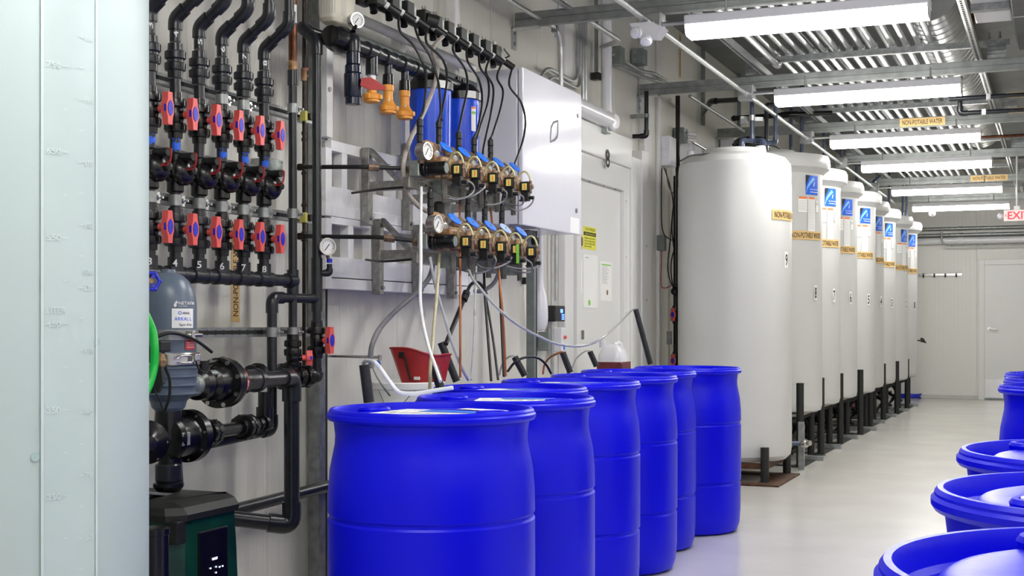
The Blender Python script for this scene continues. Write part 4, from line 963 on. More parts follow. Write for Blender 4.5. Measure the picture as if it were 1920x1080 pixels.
# ================================================================ WHITE FRAMES
FXW = -2.80
def wframe(v0, v1, label, openb, ups, top=None):
    zt, zb = A(608, v0, FXW).z, A(608, v1, FXW).z; ya, yb = A(611, 400, FXW).y, A(887, 400, FXW).y
    t = thing('lattice_frame', label, 'frame', (FXW, ya, zb)); w = .05
    def bar(n, lo, hi): G().box(lo, hi, .002).build(n, FRM, t)
    zT = top or zt
    bar('stile', (FXW - w, ya, zb), (FXW, ya + w, zT)); bar('stile', (FXW - w, yb - w, zb), (FXW, yb, zT))
    for z, h in openb: bar('crossbar', (FXW - w + .003, ya + w, z - h / 2), (FXW - .003, yb - w, z + h / 2))
    for u in ups:
        y = A(u, 400, FXW).y; bar('upright', (FXW - w + .004, y, openb[0][0]), (FXW - .004, y + .045, openb[-1][0] if not top else top))
    return t, ya, yb, zb, zt
zz = lambda u, v: A(u, v, FXW).z
t, ya, yb, _, _ = wframe(408, 541, 'white welded metal frame on the wall, lower one behind the brass valves', [(zz(620, 500), .085), (zz(620, 412), .03)], (655, 696, 736, 775, 812, 848))
G().box((FXW - .05, ya + .05, zz(608, 541)), (FXW, yb - .05, zz(608, 541) + .045), .002).build('crossbar', FRM, t)
t, _, _, _, _ = wframe(275, 403, 'white welded metal frame on the wall, upper one with tall posts', [(zz(620, 368), .085), (zz(627, 273), .045)], (643, 690, 735, 775, 812, 848))
G().box((FXW - .05, ya + .05, zz(608, 403)), (FXW, yb - .05, zz(608, 403) + .045), .002).build('crossbar', FRM, t)
t = thing('white_support_post', None, 'post', (0, 0, 0)); bpy.data.objects.remove(t)
for u, s, v in ((613, 'at the left end, beside the black riser', 270), (751, 'in the middle, behind the orange fittings', 300), (854, 'behind the blue filters', 300)):
    p = A(u, v, FXW); z0 = zz(627, 273) + .03
    t = thing('white_support_post', 'white square post on the wall ' + s, 'post', (FXW, p.y, z0), 'white posts above the frames')
    G().box((FXW - .05, p.y, z0), (FXW, p.y + .05, 3.0), .002).build('post', FRM, t)
    G().cyl((FXW, p.y + .02, A(625, 170, FXW).z), (FXW + .006, p.y + .02, A(625, 170, FXW).z), .01).build('screw', STAIN, t)
t = thing('pale_cross_pipe', 'pale grey pipe sloping away behind the black valve manifold', 'pipe', (-2.74, 5, 2.4))
z = A(700, 47, -2.76).z; G().cyl((-2.76, A(640, 40, -2.76).y, z), (-2.76, A(885, 150, -2.76).y, z), .023, n=24).build('pipe', FRM, t)
t = thing('dark_cross_bar', 'dark grey round bar under the pale pipe behind the filter manifold', 'pipe', (-2.78, 5, 2.3))  # dark grey cylinder laid parallel below the pale pipe
z = A(720, 95, -2.78).z; G().cyl((-2.78, A(645, 60, -2.78).y, z), (-2.78, A(895, 150, -2.78).y, z), .025, n=20).build('pipe', GBOX, t)
t = thing('greenish_rail_pipe', 'dull metal pipe lying inside the lower white frame', 'pipe', (-2.86, 5, 1.35))
z = A(700, 530, -2.87).z; G().cyl((-2.865, ya + .02, z), (-2.865, yb, z), .022, n=18).build('pipe', STAIN, t)
# ================================================================ STAINLESS BRACKETS
def arm(u0, v0, v1, va, X1, label, brace=True):
    p = A(u0, va, -2.80); y = p.y; t = thing('steel_bracket', label, 'bracket', (-2.8, y, p.z), 'stainless wall brackets'); zt, zb = A(u0, v0, -2.79).z, A(u0, v1, -2.79).z
    G().box((-2.795, y, zb), (-2.755, y + .035, zt), .003).build('back_plate', STAIN, t)
    G().box((-2.755, y, p.z - .02), (X1, y + .035, p.z + .02), .002).build('arm', STAIN, t)
    if brace: G().rod((-2.755, y + .017, p.z + .155), (-2.62, y + .017, p.z + .022), .02, .03, (0, 1, 0)).build('brace', STAIN, t)
    g = G()
    for zq in (zb + .03, zt - .03): g.cyl((-2.755, y + .017, zq), (-2.745, y + .017, zq), .009, n=6)
    g.many('bolt', GALV, t); return y
arm(675, 276, 422, 350, -2.27, 'stainless steel bracket holding the upper brass row, left one'); arm(752, 268, 431, 374, -2.4, 'stainless steel bracket holding the upper brass row, middle one')
arm(830, 300, 440, 391, -2.5, 'stainless steel bracket holding the upper brass row, right one, mostly hidden')
arm(696, 410, 552, 478, -2.20, 'stainless steel bracket holding the lower brass row, left one'); arm(771, 421, 556, 484, -2.34, 'stainless steel bracket holding the lower brass row, middle one')
arm(836, 430, 560, 492, -2.42, 'stainless steel bracket holding the lower brass row, right one', False)
# ================================================================ BRASS DOSING ROWS
def unit(c, label, green=False, dsc=DISC, proto={}):
    c = V(c); t = thing('dosing_valve', label, 'valve', c); P = lambda x, y, z: c + V((x, y, z))
    G().box(P(-.022, -.018, -.022), P(.022, .018, .024), .004).build('coil', MATB, t)
    l = G().box(P(-.010, -.0192, -.014), P(.013, -.018, .015), .0005).build('coil_label', LYEL, t, 'yellow-green coil label')
    G().box(P(.0, -.0196, -.010), P(.006, -.0191, .011)).build('orange_print', ORNG, l)
    if green: G().box(P(.006, -.021, -.06), P(.018, -.019, .022)).build('green_tape', GRN, t)
    g = G(); g.box(P(-.020, -.014, -.062), P(.018, .016, -.022), .003); g.cyl(P(.016, 0, -.048), P(.040, 0, -.048), .008, n=10); g.box(P(-.024, -.02, -.064), P(.0, .016, -.056), .002); g.build('connector', RUB, t)
    g = G(); g.lathe([(.014, -.055), (.020, -.054), (.021, -.026), (.017, -.024)], P(0, 0, .004), (1, 0, 0), 16); g.box(P(-.115, -.022, -.026), P(-.052, .028, .03), .006)
    g.cyl(P(-.085, -.08, 0), P(-.085, .105, 0), .024, n=18); g.cyl(P(-.085, .05, 0), P(-.085, .07, 0), .031, n=8); g.build('brass_body', BRASS, t)
    g = G(); g.box(P(-.11, -.05, .024), P(-.045, .04, .052), .008); g.cyl(P(-.08, -.09, .045), P(-.08, .1, .045), .019, n=12); g.cyl(P(-.085, -.045, .02), P(-.085, -.045, .085), .016, n=12); g.build('upper_body', BRASS, t)
    g = G(); n = V((.45, -.55, .62)).normalized(); o = P(-.088, -.055, .086); g.lathe([(.022, -.02), (.029, -.012), (.030, .0), (.024, .008), (.016, .016), (.002, .018)], o, n, 22)
    a, b, _ = frame(n)
    for k in range(6): e = a * math.cos(k * PI / 3) + b * math.sin(k * PI / 3); g.cyl(o + e * .024, o + e * .024 + n * .009, .0035, n=6)
    g.build('bonnet', BRASSD, t)
    g = G(); q = P(-.068, -.06, .058); g.lathe([(.009, -.03), (.013, -.004), (.015, 0), (.015, .006), (.010, .009)], q, (.55, -.8, 0), 14); g.build('side_plug', STAIN, t)
    n = V((.66, -.08, .68)).normalized(); o = P(-.045, -.02, .088); G().lathe([(.030, 0), (.031, .0015), (.031, .0035), (.029, .005), (.004, .005)], o, n, 30).build('round_tag', dsc, t, 'round glossy blue cap disc')
    G().cyl(o - n * .03, o + n * .007, .005, n=10).build('tag_screw', BRASS, t)
    G().tube([P(-.038, 0, .026), P(-.034, -.004, .046), P(-.016, -.01, .064), (P(.004, -.012, .068)), P(.020, -.01, .050), P(.027, -.008, .022)], .0042, 10, 7).build('loop_tube', TUBY, t)
    g = G(); g.cyl(P(.027, -.008, -.03), P(.027, -.008, .026), .006, n=10); g.cyl(P(.022, 0, 0), P(.036, 0, 0), .010, n=12); g.cyl(P(.027, -.008, .004), P(.027, -.008, .012), .010, n=6); g.build('tube_nipple', BRASSD, t)
    g = G(); g.box(P(-.062, -.022, -.125), P(-.060, .0, -.035)); g.box(P(-.062, -.022, -.125), P(-.038, -.021, -.035)); s_ = g.build('perforated_strip', STAIN, t)
    g = G()
    for i in range(8):
        for xx in (-.056, -.045): z = -.118 + i * .010 + (.003 if xx > -.05 else 0); g.box(P(xx - .0014, -.0226, z - .0014), P(xx + .0014, -.0219, z + .0014))
    g.build('perforation', SLOT, s_)
    G().prism([(-.03, 0), (.03, 0), (.03, .06), (-.01, .07), (-.03, .02)], P(-.10, .01, -.10), (1, 0, 0), (0, 0, 1), .002).build('gusset_plate', GALU, t)
    return t
UX, LX = -2.19, -2.12
UP = [(859, 319), (892.5, 326.6), (926, 335), (956, 343.3), (985.5, 351)]; LO = [(875.7, 453.8), (908.7, 459), (941, 464), (969, 468), (997.8, 472.8)]
PO = ['first from the left', 'second from the left', 'third from the left', 'fourth from the left', 'last on the right']
UC = [A(u, v, UX) for u, v in UP]; LC = [A(u, v, LX) for u, v in LO]
zu = sum(p.z for p in UC) / 5; zl = sum(p.z for p in LC) / 5
for i, p in enumerate(UC): unit(p, 'brass dosing valve with black coil and blue disc, upper row, ' + PO[i])
for i, p in enumerate(LC): unit(p, 'brass dosing valve with black coil and %s disc, lower row, %s' % ('glare-pale' if i == 3 else 'blue', PO[i]), i == 3, mat('glare_disc', (.45, .6, .95), .15) if i == 3 else DISC)  # fourth lower disc gets a paler colour that paints in its glare
def feed(Cs, X, up, gu, s):
    c = Cs[0]; y0 = c.y - .17; t = thing('feed_regulator', 'grey and black pressure regulator at the left end of the %s brass row' % s, 'regulator', V((X - .08, y0, c.z)))
    q = V((X - .10, c.y - .115, c.z - .004)); G().box(q + V((-.045, -.03, -.03)), q + V((.0, .03, .032)), .005).build('alloy_block', GALU, t)
    G().lathe([(.02, 0), (.03, .003), (.031, .018), (.028, .02), (.028, .030), (.027, .032), (.027, .098), (.025, .104), (.022, .104)], q, (1, 0, 0), 30).build('knob', BLK, t)
    G().cyl(q + V((.1035, 0, 0)), q + V((.1045, 0, 0)), .020).build('knob_face', GBOX, t)
    g = G(); g.cyl(q + V((-.045, 0, .0)), q + V((-.075, 0, .002)), .015, n=8); g.build('inlet_nut', BRASSD, t)
    g = G(); g.box(q + V((-.02, .03, -.03)), q + V((.04, .085, .03)), .006); g.cyl(q + V((.0, .07, .0)), q + V((.0, .14, 0)), .024); g.cyl(q + V((-.01, .05, .02)), q + V((-.01, .05, .08)), .02); g.lathe([(.03, -.02), (.032, 0), (.02, .014), (.002, .016)], q + V((-.0, .04, .095)), (.45, -.55, .62)); g.build('brass_manifold', BRASS, t)
    # dial gauge
    p = A(gu[0], gu[1], X - .05); G().tube([p - V((.02, 0, 0)), p - V((.02, 0, .04)), q + V((-.02, 0, .03))], .008, 14).build('gauge_stem', BRASSD, t)
    gt = thing('dial_gauge', 'round steel pressure gauge above the regulator of the %s brass row' % s, 'gauge', p); gauge(gt, p, (1, -.12, .03), .0335, .035)
    # black feed pipe from the wall
    w = A(570, up[0], -2.75); e = A(up[1], up[2], X - .135); tt = thing('feed_pipe', 'mottled black feed pipe from the wall to the %s brass row' % s, 'pipe', w)
    m1 = V((e.x - .16, w.y, w.z - .012)); G().tube(fillet([V((-2.755, w.y, w.z)), m1, V((e.x - .02, q.y, q.z + .004))], .03), .0085, 14).build('pipe', RUB, tt)
    g = G(); d = V((e.x - .02, q.y, q.z)) - m1; d.normalize(); g.cyl(m1 + d * .02, m1 + d * .06, .014, n=8); g.build('union_nut', BRASSD, tt)
    G().cyl((-2.775, w.y, w.z), (-2.745, w.y, w.z), .014).build('wall_tee', COPD, tt)
feed(UC, UX, (313, 765, 312), (800, 283), 'upper'); feed(LC, LX, (443, 800, 451), (820, 420), 'lower')
for Cs, X, s in ((UC, UX, 'upper'), (LC, LX, 'lower')):
    z = Cs[2].z - .055; y0, y1 = Cs[0].y - .2, Cs[-1].y - .05
    t = thing('support_channel', 'stainless channel carrying the %s brass row' % s, 'channel', (X - .1, y0, z)); G().box((X - .14, y0, z - .03), (X - .115, y1, z + .012), .002).build('channel', STAIN, t)
    t = thing('dark_drain_line', 'thin black line under the %s brass row' % s, 'pipe', (X - .15, y0, z - .07))
    G().tube([A(660 if s == 'upper' else 686, 362 if s == 'upper' else 487, -2.7), A(720, 354 if s == 'upper' else 490, -2.5), A(800, 348 if s == 'upper' else 484, -2.3)], .005, 8, 6).build('tube', RUB, t)
# looping grey signal cables
def cab(pts, X, label): hose('signal_cable', [A(u, v, X + dx) for u, v, dx in pts], .0036, TUBG, label, 'cable', group='grey signal cables of the brass valves')
cab([(875, 338, .03), (886, 345, .05), (889, 356, .05), (880, 367, .04), (858, 374, .0), (835, 370, -.05), (818, 360, -.1), (810, 354, -.12)], UX, 'grey cable looping under the first upper brass valve')
cab([(909, 345, .03), (908, 352, .05), (893, 364, .04), (875, 371, .0), (850, 371, -.08), (838, 366, -.1)], UX, 'grey cable looping under the second upper brass valve')
cab([(942, 354, .03), (950, 362, .05), (946, 375, .03), (930, 383, .0), (905, 383, -.05), (884, 374, -.1)], UX, 'grey cable looping under the third upper brass valve')
cab([(972, 363, .03), (981, 370, .05), (980, 382, .03), (968, 385, .0), (945, 380, -.1)], UX, 'dark cable looping under the fourth upper brass valve')
cab([(1000, 368, .03), (998, 380, .03), (985, 391, .0), (965, 394, -.03), (945, 383, -.1)], UX, 'grey cable looping under the last upper brass valve')
cab([(925, 478, .03), (930, 490, .04), (920, 505, .0), (895, 512, -.05), (868, 507, -.1), (840, 495, -.15)], LX, 'grey cable looping under the second lower brass valve')
cab([(960, 482, .03), (953, 492, .02), (930, 502, .0), (908, 503, -.05), (893, 495, -.1)], LX, 'grey cable looping under the third lower brass valve')
cab([(986, 486, .03), (997, 495, .04), (996, 508, .02), (983, 511, .0), (955, 506, -.1)], LX, 'grey cable looping under the fourth lower brass valve')
cab([(1014, 492, .03), (1010, 499, .03), (995, 504, .0), (968, 503, -.05), (940, 497, -.1)], LX, 'grey cable looping under the last lower brass valve')
# ================================================================ FILTER MANIFOLD
MX = -2.62; zM = A(700, 99, MX).z; yM0, yM1 = A(600, 70, MX).y, A(880, 170, MX).y
t = thing('filter_manifold', 'thick black pipe manifold feeding the blue filters, with tees and couplings', 'pipe', (MX, 5, zM))
y5 = A(640, 80, MX).y
G().cyl((MX, y2 + .05, zM), (MX, A(885, 150, MX).y, zM), .028, n=28).build('pipe', PVC, t)
G().cyl((MX, y2 + .06, zM), (xq - .04, y2 + .03, zM), .024, n=20).build('pipe', PVC, t)
G().lathe([(.03, -.06), (.042, -.055), (.052, -.02), (.055, 0), (.055, .03), (.048, .035), (.048, .06), (.034, .065)], (MX, y5 - .03, zM), (0, 1, 0), 36).build('union_nut', BLK, t)
for u in (695, 728, 760, 783): G().lathe([(.030, -.05), (.035, -.048), (.035, -.028), (.032, -.025), (.032, .025), (.035, .028), (.035, .048), (.030, .05)], (MX, A(u, 110, MX).y, zM), (0, 1, 0), 28).build('tee_fitting', PVC, t)
yv = A(663, 100, MX + .06).y
g = G(); 
def zv(v, u=662): return A(u, v, MX + .05).z
cxv, cyv = MX + .05, A(662, 100, MX + .05).y
pvc(t, [(MX, cyv + .05, zM), (cxv, cyv, zM), (cxv, cyv, zv(122))], .024, PVC)
G().lathe([(.022, zv(197)), (.031, zv(196)), (.031, zv(184)), (.034, zv(183)), (.036, zv(180)), (.036, zv(140)), (.032, zv(136)), (.032, zv(124)), (.027, zv(120)), (.027, zv(100))], (cxv, cyv, 0), n=28).build('drain_valve', mat('navy_black_plastic', (.008, .012, .03), .2, var=.2), t)
h0 = V((cxv + .034, cyv, zv(156))); g = G(); g.prism([(0, -.012), (.035, -.02), (.10, -.006), (.10, .006), (.035, .028), (0, .016)], h0, (.83, .5, -.22), (.2, 0, 1), .02); g.build('valve_handle', REDD, t)
gt = thing('manifold_gauge', 'round steel pressure gauge on top of the filter manifold', 'gauge', A(668, 38, MX + .05)); gauge(gt, A(669, 38, MX + .05), (.85, -.5, 0), .030, .03)
G().cyl(A(666, 50, MX + .045), V((cxv, cyv, zM + .03)), .010).build('stem', BLK, gt)
# orange cam locks hanging from the manifold
for u, vt, vb, s, small in ((697, 150, 193, 'left one, behind the red handle', 1), (728, 158, 214, 'middle one, longest', 0), (759, 169, 224, 'right one, before the blue filter', 0)):
    x = MX + .0; c = A(u, vb, x); zt, zb = A(u, vt, x).z, c.z; tt = thing('camlock_coupling', 'orange cam lock coupling under the filter manifold, ' + s, 'coupling', (x, c.y, zb), 'orange cam lock couplings')
    k = .034
    G().cyl((x, c.y, zt), (x, c.y, zM), .017, n=18).build('drop_pipe', PVC if not small else TUBW, tt)
    if small: G().cyl((x, c.y, zt + .02), (x, c.y, zM), .026, n=20).build('black_adapter', PVC, tt)
    else: G().lathe([(.017, .045), (.024, .042), (.026, 0), (.024, -.002)], (x, c.y, zt - .002), n=20).build('black_adapter', BLK, tt)
    L = zt - zb; P = [(.027, 0), (.034, .003), (.034, .012), (.038, .014), (.040, .030), (.034, .036)] + ([(.020, .042), (.02, L)] if small else [(.024, .05), (.020, .06), (.020, L * .75), (.024, L * .78), (.024, L)])
    G().lathe(P, (x, c.y, zb), n=32).build('coupling_body', YEL, tt)
    g = G(); g.box((x - .01, c.y - .046, zb + .012), (x + .012, c.y - .034, zb + .032), .003); g.box((x + .03, c.y - .01, zb + .012), (x + .046, c.y + .01, zb + .032), .003); g.many('cam_lever', YEL, tt)
    if not small: G().box((x + .01, c.y - .0245, zb + .05), (x + .018, c.y - .021, zb + .058)).build('small_label', PAPER, tt)
# blue filters
for u, vt, s, lab in ((807, 172, 'left one', 0), (864, 190, 'right one with paper label', 1)):
    c = A(u, vt, MX); zt = c.z; tt = thing('blue_filter_housing', 'large blue filter housing with black cap, ' + s, 'filter', (c.x, c.y, zt - .34), 'blue filter housings'); r = .092 if not lab else .085
    G().lathe([(.05, -.34), (r * .93, -.335), (r * .97, -.30), (r, -.06), (r + .002, -.01), (r + .002, 0)], (c.x, c.y, zt), n=48).build('bowl', BOWL, tt)
    g = G()
    for k in range(14): e = V((math.cos(k * PI / 7), math.sin(k * PI / 7), 0)); g.rod(V((c.x, c.y, zt - .30)) + e * (r * .975), V((c.x, c.y, zt - .02)) + e * (r + .001), .006, .004, e)
    g.many('bowl_rib', BOWL, tt)
    G().lathe([(r + .002, 0), (r + .012, .001), (r + .013, .035), (r + .004, .045), (.06, .075), (.045, .08), (.03, .08)], (c.x, c.y, zt), n=48).build('cap', BLK, tt)
    g = G(); g.cyl((c.x, c.y - .03, zt + .07), (c.x, c.y - .03, zt + .11), .014); g.cyl((c.x, c.y + .03, zt + .07), (c.x, c.y + .03, zt + .11), .012); g.many('port', BLK, tt)
    f = wrap(c.x, c.y, r + .0135, circ(u + (8 if lab else 12), c.x, c.y, r), 0, .001); patch(G(), f, 0, zt + .002, .055, zt + .036, 1).build('cap_label', PAPER, tt, recalc=False)
    if lab:
        f = wrap(c.x, c.y, r + .001, circ(883, c.x, c.y, r), 0, .002); l = patch(G(), f, 0, zt - .15, .028, zt - .035, 1).build('paper_label', PAPER, tt, recalc=False)
        patch(G(), f, 0, zt - .045, .028, zt - .037, 2).build('orange_stripe', ORNG, l, recalc=False); patch(G(), f, .002, zt - .07, .026, zt - .058, 2).build('green_stripe', GRN, l, recalc=False)
    g = G(); g.cyl((c.x, c.y, zt + .075), (c.x, c.y, zM), .02); g.box((c.x - .03, c.y - .04, zt + .06), (c.x + .03, c.y + .04, zt + .085), .005); g.build('inlet', BLK, tt)
# ================================================================ TOP VALVE MANIFOLD
VX = -2.62; zV = A(780, 45, VX).z
t = thing('solenoid_manifold', 'long black manifold pipe at the top carrying the small hose valves', 'pipe', (VX, 5.4, zV)); ya_, yb_ = A(672, 5, VX).y, A(936, 125, VX).y
zV = (A(700, 0, VX).z + A(930, 115, VX).z) / 2
G().cyl((VX, ya_, zV), (VX, yb_, zV), .025, n=20).build('pipe', BLK, t); G().lathe([(.02, -.03), (.038, -.028), (.038, .03), (.03, .034)], (VX, ya_ + .03, zV), (0, 1, 0), 28).build('end_union', BLK, t)
G().tube([(VX + .03, yb_ - .03, zV), (VX + .06, yb_ - .01, zV + .02), A(945, 92, VX + .09)], .004, 8).build('cable_tail', RUB, t)
VU = [(697, 12), (726, 25), (754, 36), (787, 56), (808, 66), (831, 76), (855, 88), (878, 99), (901, 109), (921, 118)]; NZ = []
vh = thing('hose_valve', None, 'valve', (0, 0, 0), 'small black hose valves on the top manifold')
g = G(); g.box((-.012, -.028, -.026), (.035, .022, .03), .003); g.build('valve_block', MATB, vh)
G().box((-.012, .022, -.018), (.028, .05, .026), .003).build('alloy_plate', GALU, vh)
g = G(); g.cyl((0, .03, .026), (0, .03, .05), .005, n=8); g.cyl((0, .03, .046), (0, .03, .054), .008, n=8); g.build('bleed_screw', STAIN, vh)
g = G(); g.cyl((.01, -.01, -.026), (.016, -.016, -.052), .012, n=14); g.build('drain_plug', BLK, vh)
dn = V((.55, .55, -.45)).normalized(); q0 = V((.030, .034, -.016)); G().cyl(q0, q0 + dn * .012, .0105, n=14).build('white_collar', PAPER, vh); G().cyl(q0 + dn * .012, q0 + dn * .055, .0125, n=16).build('hose_nut', RUB, vh)
for i, (u, v) in enumerate(VU):
    p = A(u, v, VX + .03); loc = V((p.x, p.y, zV)); lb = 'small black hose valve on the top manifold, ' + ['first from the left', 'second from the left', 'third from the left', 'fourth, bulkier than its neighbours', 'fifth from the left', 'sixth from the left', 'seventh from the left', 'eighth from the left', 'ninth from the left', 'last before the cabinet'][i]
    if i == 0: vh.location = loc; vh.scale = (1.3, 1.3, 1.3); vh['label'] = lb; ORG[vh.name] = V((0, 0, 0)); r_ = vh
    else: r_ = dup(vh, loc, lb)
    if i == 3: ORG[r_.name] = V((0, 0, 0)); G().cyl(V((.03, -.01, 0)), V((.06, .015, -.01)), .021, n=20).build('motor_head', MATB, r_)
    NZ.append(loc + (q0 + dn * .05) * 1.3)
HS = 'black hoses from the top valves'
def bh(i, pts, X1, label, r=.0052, m=RUB, name='black_hose', X0=None, grp=HS):
    st = NZ[i] if i is not None else None; P = [st] if st is not None else []; X0 = X0 or (st.x if st is not None else X1); n = len(pts)
    for k, (u, v) in enumerate(pts): P.append(A(u, v, X0 + (X1 - X0) * (k + 1) / n))
    return hose(name, P, r, m, label, 'hose', group=grp)
UO = -.115
noz = []
def nozzle(c, label, v=1):
    t = thing('hose_nozzle', label, 'hose fitting', c, 'black hose ends on the brass rows'); G().lathe([(.009, 0), (.0125, .004), (.0125, .030), (.0105, .032), (.0125, .034), (.0125, .060), (.0105, .062), (.0135, .066), (.0135, .088), (.009, .092), (.006, .10)], c, (0, 0, 1), 16).build('nozzle_body', RUB, t)
    G().cyl(c - V((0, 0, .03)), c, .008).build('stem', BRASSD, t); return c + V((0, 0, .098))
for i, (u, v) in enumerate(((787, 268), (823, 270), (860, 289), (889, 300), (920, 301))): noz.append(nozzle(A(u, v, UX + UO), 'black ribbed hose end behind the upper brass row, ' + PO[i]))
nlo = []
for i, (u, v) in enumerate(((807, 404), (877, 411), (909, 418), (941, 424))): nlo.append(nozzle(A(u, v, LX + UO), 'black ribbed hose end above the lower brass row, ' + PO[i]))
def bh2(i, pts, end, label):
    P = [NZ[i]]; n = len(pts)
    for k, (u, v) in enumerate(pts): P.append(A(u, v, NZ[i].x + (end.x - NZ[i].x) * (k + 1) / (n + 1)))
    hose('black_hose', P + [end - V((0, 0, .0))], .0052, RUB, label, 'hose', group=HS)
bh2(0, [(750, 58), (775, 85), (794, 122), (799, 155), (794, 205)], noz[0], 'black hose arching from the first top valve to the gauge end')
bh2(1, [(785, 72), (806, 105), (822, 155), (826, 205)], noz[1], 'black hose arching from the second top valve')
bh2(2, [(800, 80), (830, 112), (838, 150), (828, 215)], noz[1] + V((.012, .004, -.002)), 'black hose arching from the third top valve')
bh2(4, [(850, 96), (872, 130), (876, 165), (866, 215)], noz[2], 'black hose arching from the fifth top valve over the right filter')
bh2(5, [(877, 115), (898, 150), (904, 190), (896, 240)], noz[3], 'black hose arching from the sixth top valve')
bh2(6, [(900, 126), (915, 150), (915, 190), (898, 245), (888, 290), (884, 345)], nlo[1], 'black hose from the seventh top valve down to the lower row')
bh2(7, [(911, 135), (925, 165), (920, 215), (905, 290), (908, 350)], nlo[2], 'black hose from the eighth top valve down to the lower row')
bh2(8, [(932, 145), (943, 170), (938, 205), (924, 250)], noz[4], 'black hose from the ninth top valve to the last upper nozzle')
bh2(9, [(955, 160), (976, 190), (985, 225), (980, 265), (962, 315), (945, 360)], nlo[3], 'black hose from the last top valve looping before the cabinet')
hose('braided_hose', [NZ[3]] + [A(u, v, x) for u, v, x in ((812, 92, -2.52), (820, 130, -2.46), (809, 175, -2.42), (788, 225, -2.40), (768, 265, -2.38), (756, 310, -2.36), (762, 355, -2.34), (780, 382, -2.31), (800, 396, -2.29))], .0095, TUBB, 'beige braided hose curving down beside the blue filters')
# black cylinders between the rows
for u, v0, v1, s in ((823, 378, 415, 'left'), (808, 350, 372, 'thin')):
    c0, c1 = A(u, v1, -2.3), A(u, v0, -2.3); tag(G().lathe([(.02, 0), (.024, .005), (.024, (c1 - c0).length - .01), (.014, (c1 - c0).length)] if s == 'left' else [(.007, 0), (.007, (c1 - c0).length)], c0).build('black_sleeve', MATB), 'black sleeve hanging between the two brass rows, %s one' % s, 'pipe fitting')
# ================================================================ HOSES BELOW
def hs(pts, r, m, label, name='hose', grp=None):
    return hose(name, [A(u, v, x) for u, v, x in pts], r, m, label, 'hose', group=grp)
hs([(790, 352, -2.25), (789, 430, -2.05), (789, 500, -2.0), (788, 560, -1.98), (794, 610, -1.95), (805, 655, -1.9), (815, 683, -1.85), (826, 715, -1.80)], .0056, TUBW, 'white tube hanging straight into the second drum pipe', 'white_tube')
p, q = STUB[0]; P = [q + V((-.004, 0, -.03)), q + V((0, 0, .008))] + [atD(u, v, D) for u, v, D in ((700, 678, 3.9), (714, 692, 3.88), (729, 713, 3.86), (748, 735, 3.84), (776, 738, 3.82), (810, 733, 3.80), (849, 727, 3.78))]
hose('white_hose', P, .0062, TUBW, 'white hose curling out of the nearest drum pipe over the lid')
hs([(824, 478, -2.2), (818, 560, -2.1), (812, 630, -2.05), (807, 690, -2.0), (806, 735, -2.0)], .006, TUBT, 'tan tube hanging left behind the drums', 'tan_tube')
hs([(806, 482, -2.2), (815, 530, -2.18), (832, 590, -2.15), (850, 650, -2.12), (866, 690, -2.1), (878, 712, -2.1)], .006, TUBC, 'clear tube slanting right behind the third drum', 'clear_tube')
hs([(813, 490, -2.3), (805, 520, -2.33), (780, 550, -2.36), (745, 580, -2.4), (715, 612, -2.42), (700, 640, -2.43), (695, 665, -2.44), (697, 690, -2.44)], .0105, TUBG, 'thick grey hose curving down left to the white bucket', 'grey_hose')
hs([(698, 688, -2.30), (706, 705, -2.27), (716, 722, -2.25), (731, 742, -2.25)], .003, GBOX, 'thin dark wire hanging by the white bucket', 'thin_wire')
hs([(862, 366, -2.3), (862, 440, -2.25), (863, 520, -2.15), (863, 620, -2.1), (863, 708, -2.1)], .0046, TUBO, 'orange tube hanging straight, left one', 'orange_tube', 'orange tubes')
hs([(919, 385, -2.3), (926, 440, -2.25), (934, 500, -2.15), (940, 560, -2.1), (945, 630, -2.1), (948, 705, -2.1)], .0052, TUBO, 'orange tube hanging beside black hoses, right one', 'orange_tube', 'orange tubes')
hs([(907, 490, -2.25), (909, 550, -2.2), (914, 620, -2.15), (921, 714, -2.1)], .0056, RUB, 'black hose hanging straight, first of three', 'black_drop_hose', 'black hoses hanging behind the drums')
hs([(907, 540, -2.2), (915, 580, -2.2), (925, 640, -2.15), (934, 712, -2.1)], .0052, RUB, 'black hose hanging straight, second of three', 'black_drop_hose', 'black hoses hanging behind the drums')
hs([(937, 510, -2.25), (939, 570, -2.2), (942, 640, -2.15), (945, 706, -2.12)], .0062, RUB, 'black hose hanging straight, last of three beside orange tube', 'black_drop_hose', 'black hoses hanging behind the drums')
hs([(912, 552, -2.25), (905, 537, -2.26), (893, 529, -2.28), (882, 535, -2.28), (874, 552, -2.28)], .007, RUB, 'black hose arching into a threaded connector', 'black_arch_hose')
a, b = A(875, 548, -2.28), A(868, 566, -2.28); t = thing('threaded_connector', 'black hose connector with long pipe slanting to the third drum', 'hose fitting', b)
d = b - a; G().lathe([(.008, -.002), (.016, 0), (.016, .018), (.013, .02), (.013, .026), (.016, .028), (.016, .045), (.008, .047)], a, d, 16).build('connector', RUB, t)
G().cyl(b, A(836, 645, -2.24), .0095).build('pipe', RUB, t)
hs([(890, 546, -2.35), (905, 545, -2.33), (922, 535, -2.31), (932, 520, -2.29), (937, 500, -2.28)], .0095, TUBG, 'short thick grey hose curving up under the brass row', 'grey_hose')
P = [A(u, v, x) for u, v, x in ((876, 498, -2.2), (885, 520, -2.15), (900, 540, -2.1), (930, 575, -2.05), (965, 605, -2.02), (1005, 628, -2.0), (1050, 646, -1.98), (1100, 647, -1.96), (1140, 625, -1.94))]
hose('clear_tube', P + [STUB[6][1] + V((-.03, 0, -.01)), STUB[6][1] + V((0, 0, .004))], .0056, TUBC, 'long clear tube sagging across to the tallest drum pipe')
hs([(893, 500, -2.2), (891, 560, -2.15), (889, 630, -2.12), (884, 712, -2.1)], .0045, TUBC, 'thin clear tube hanging straight behind the third drum', 'clear_tube')
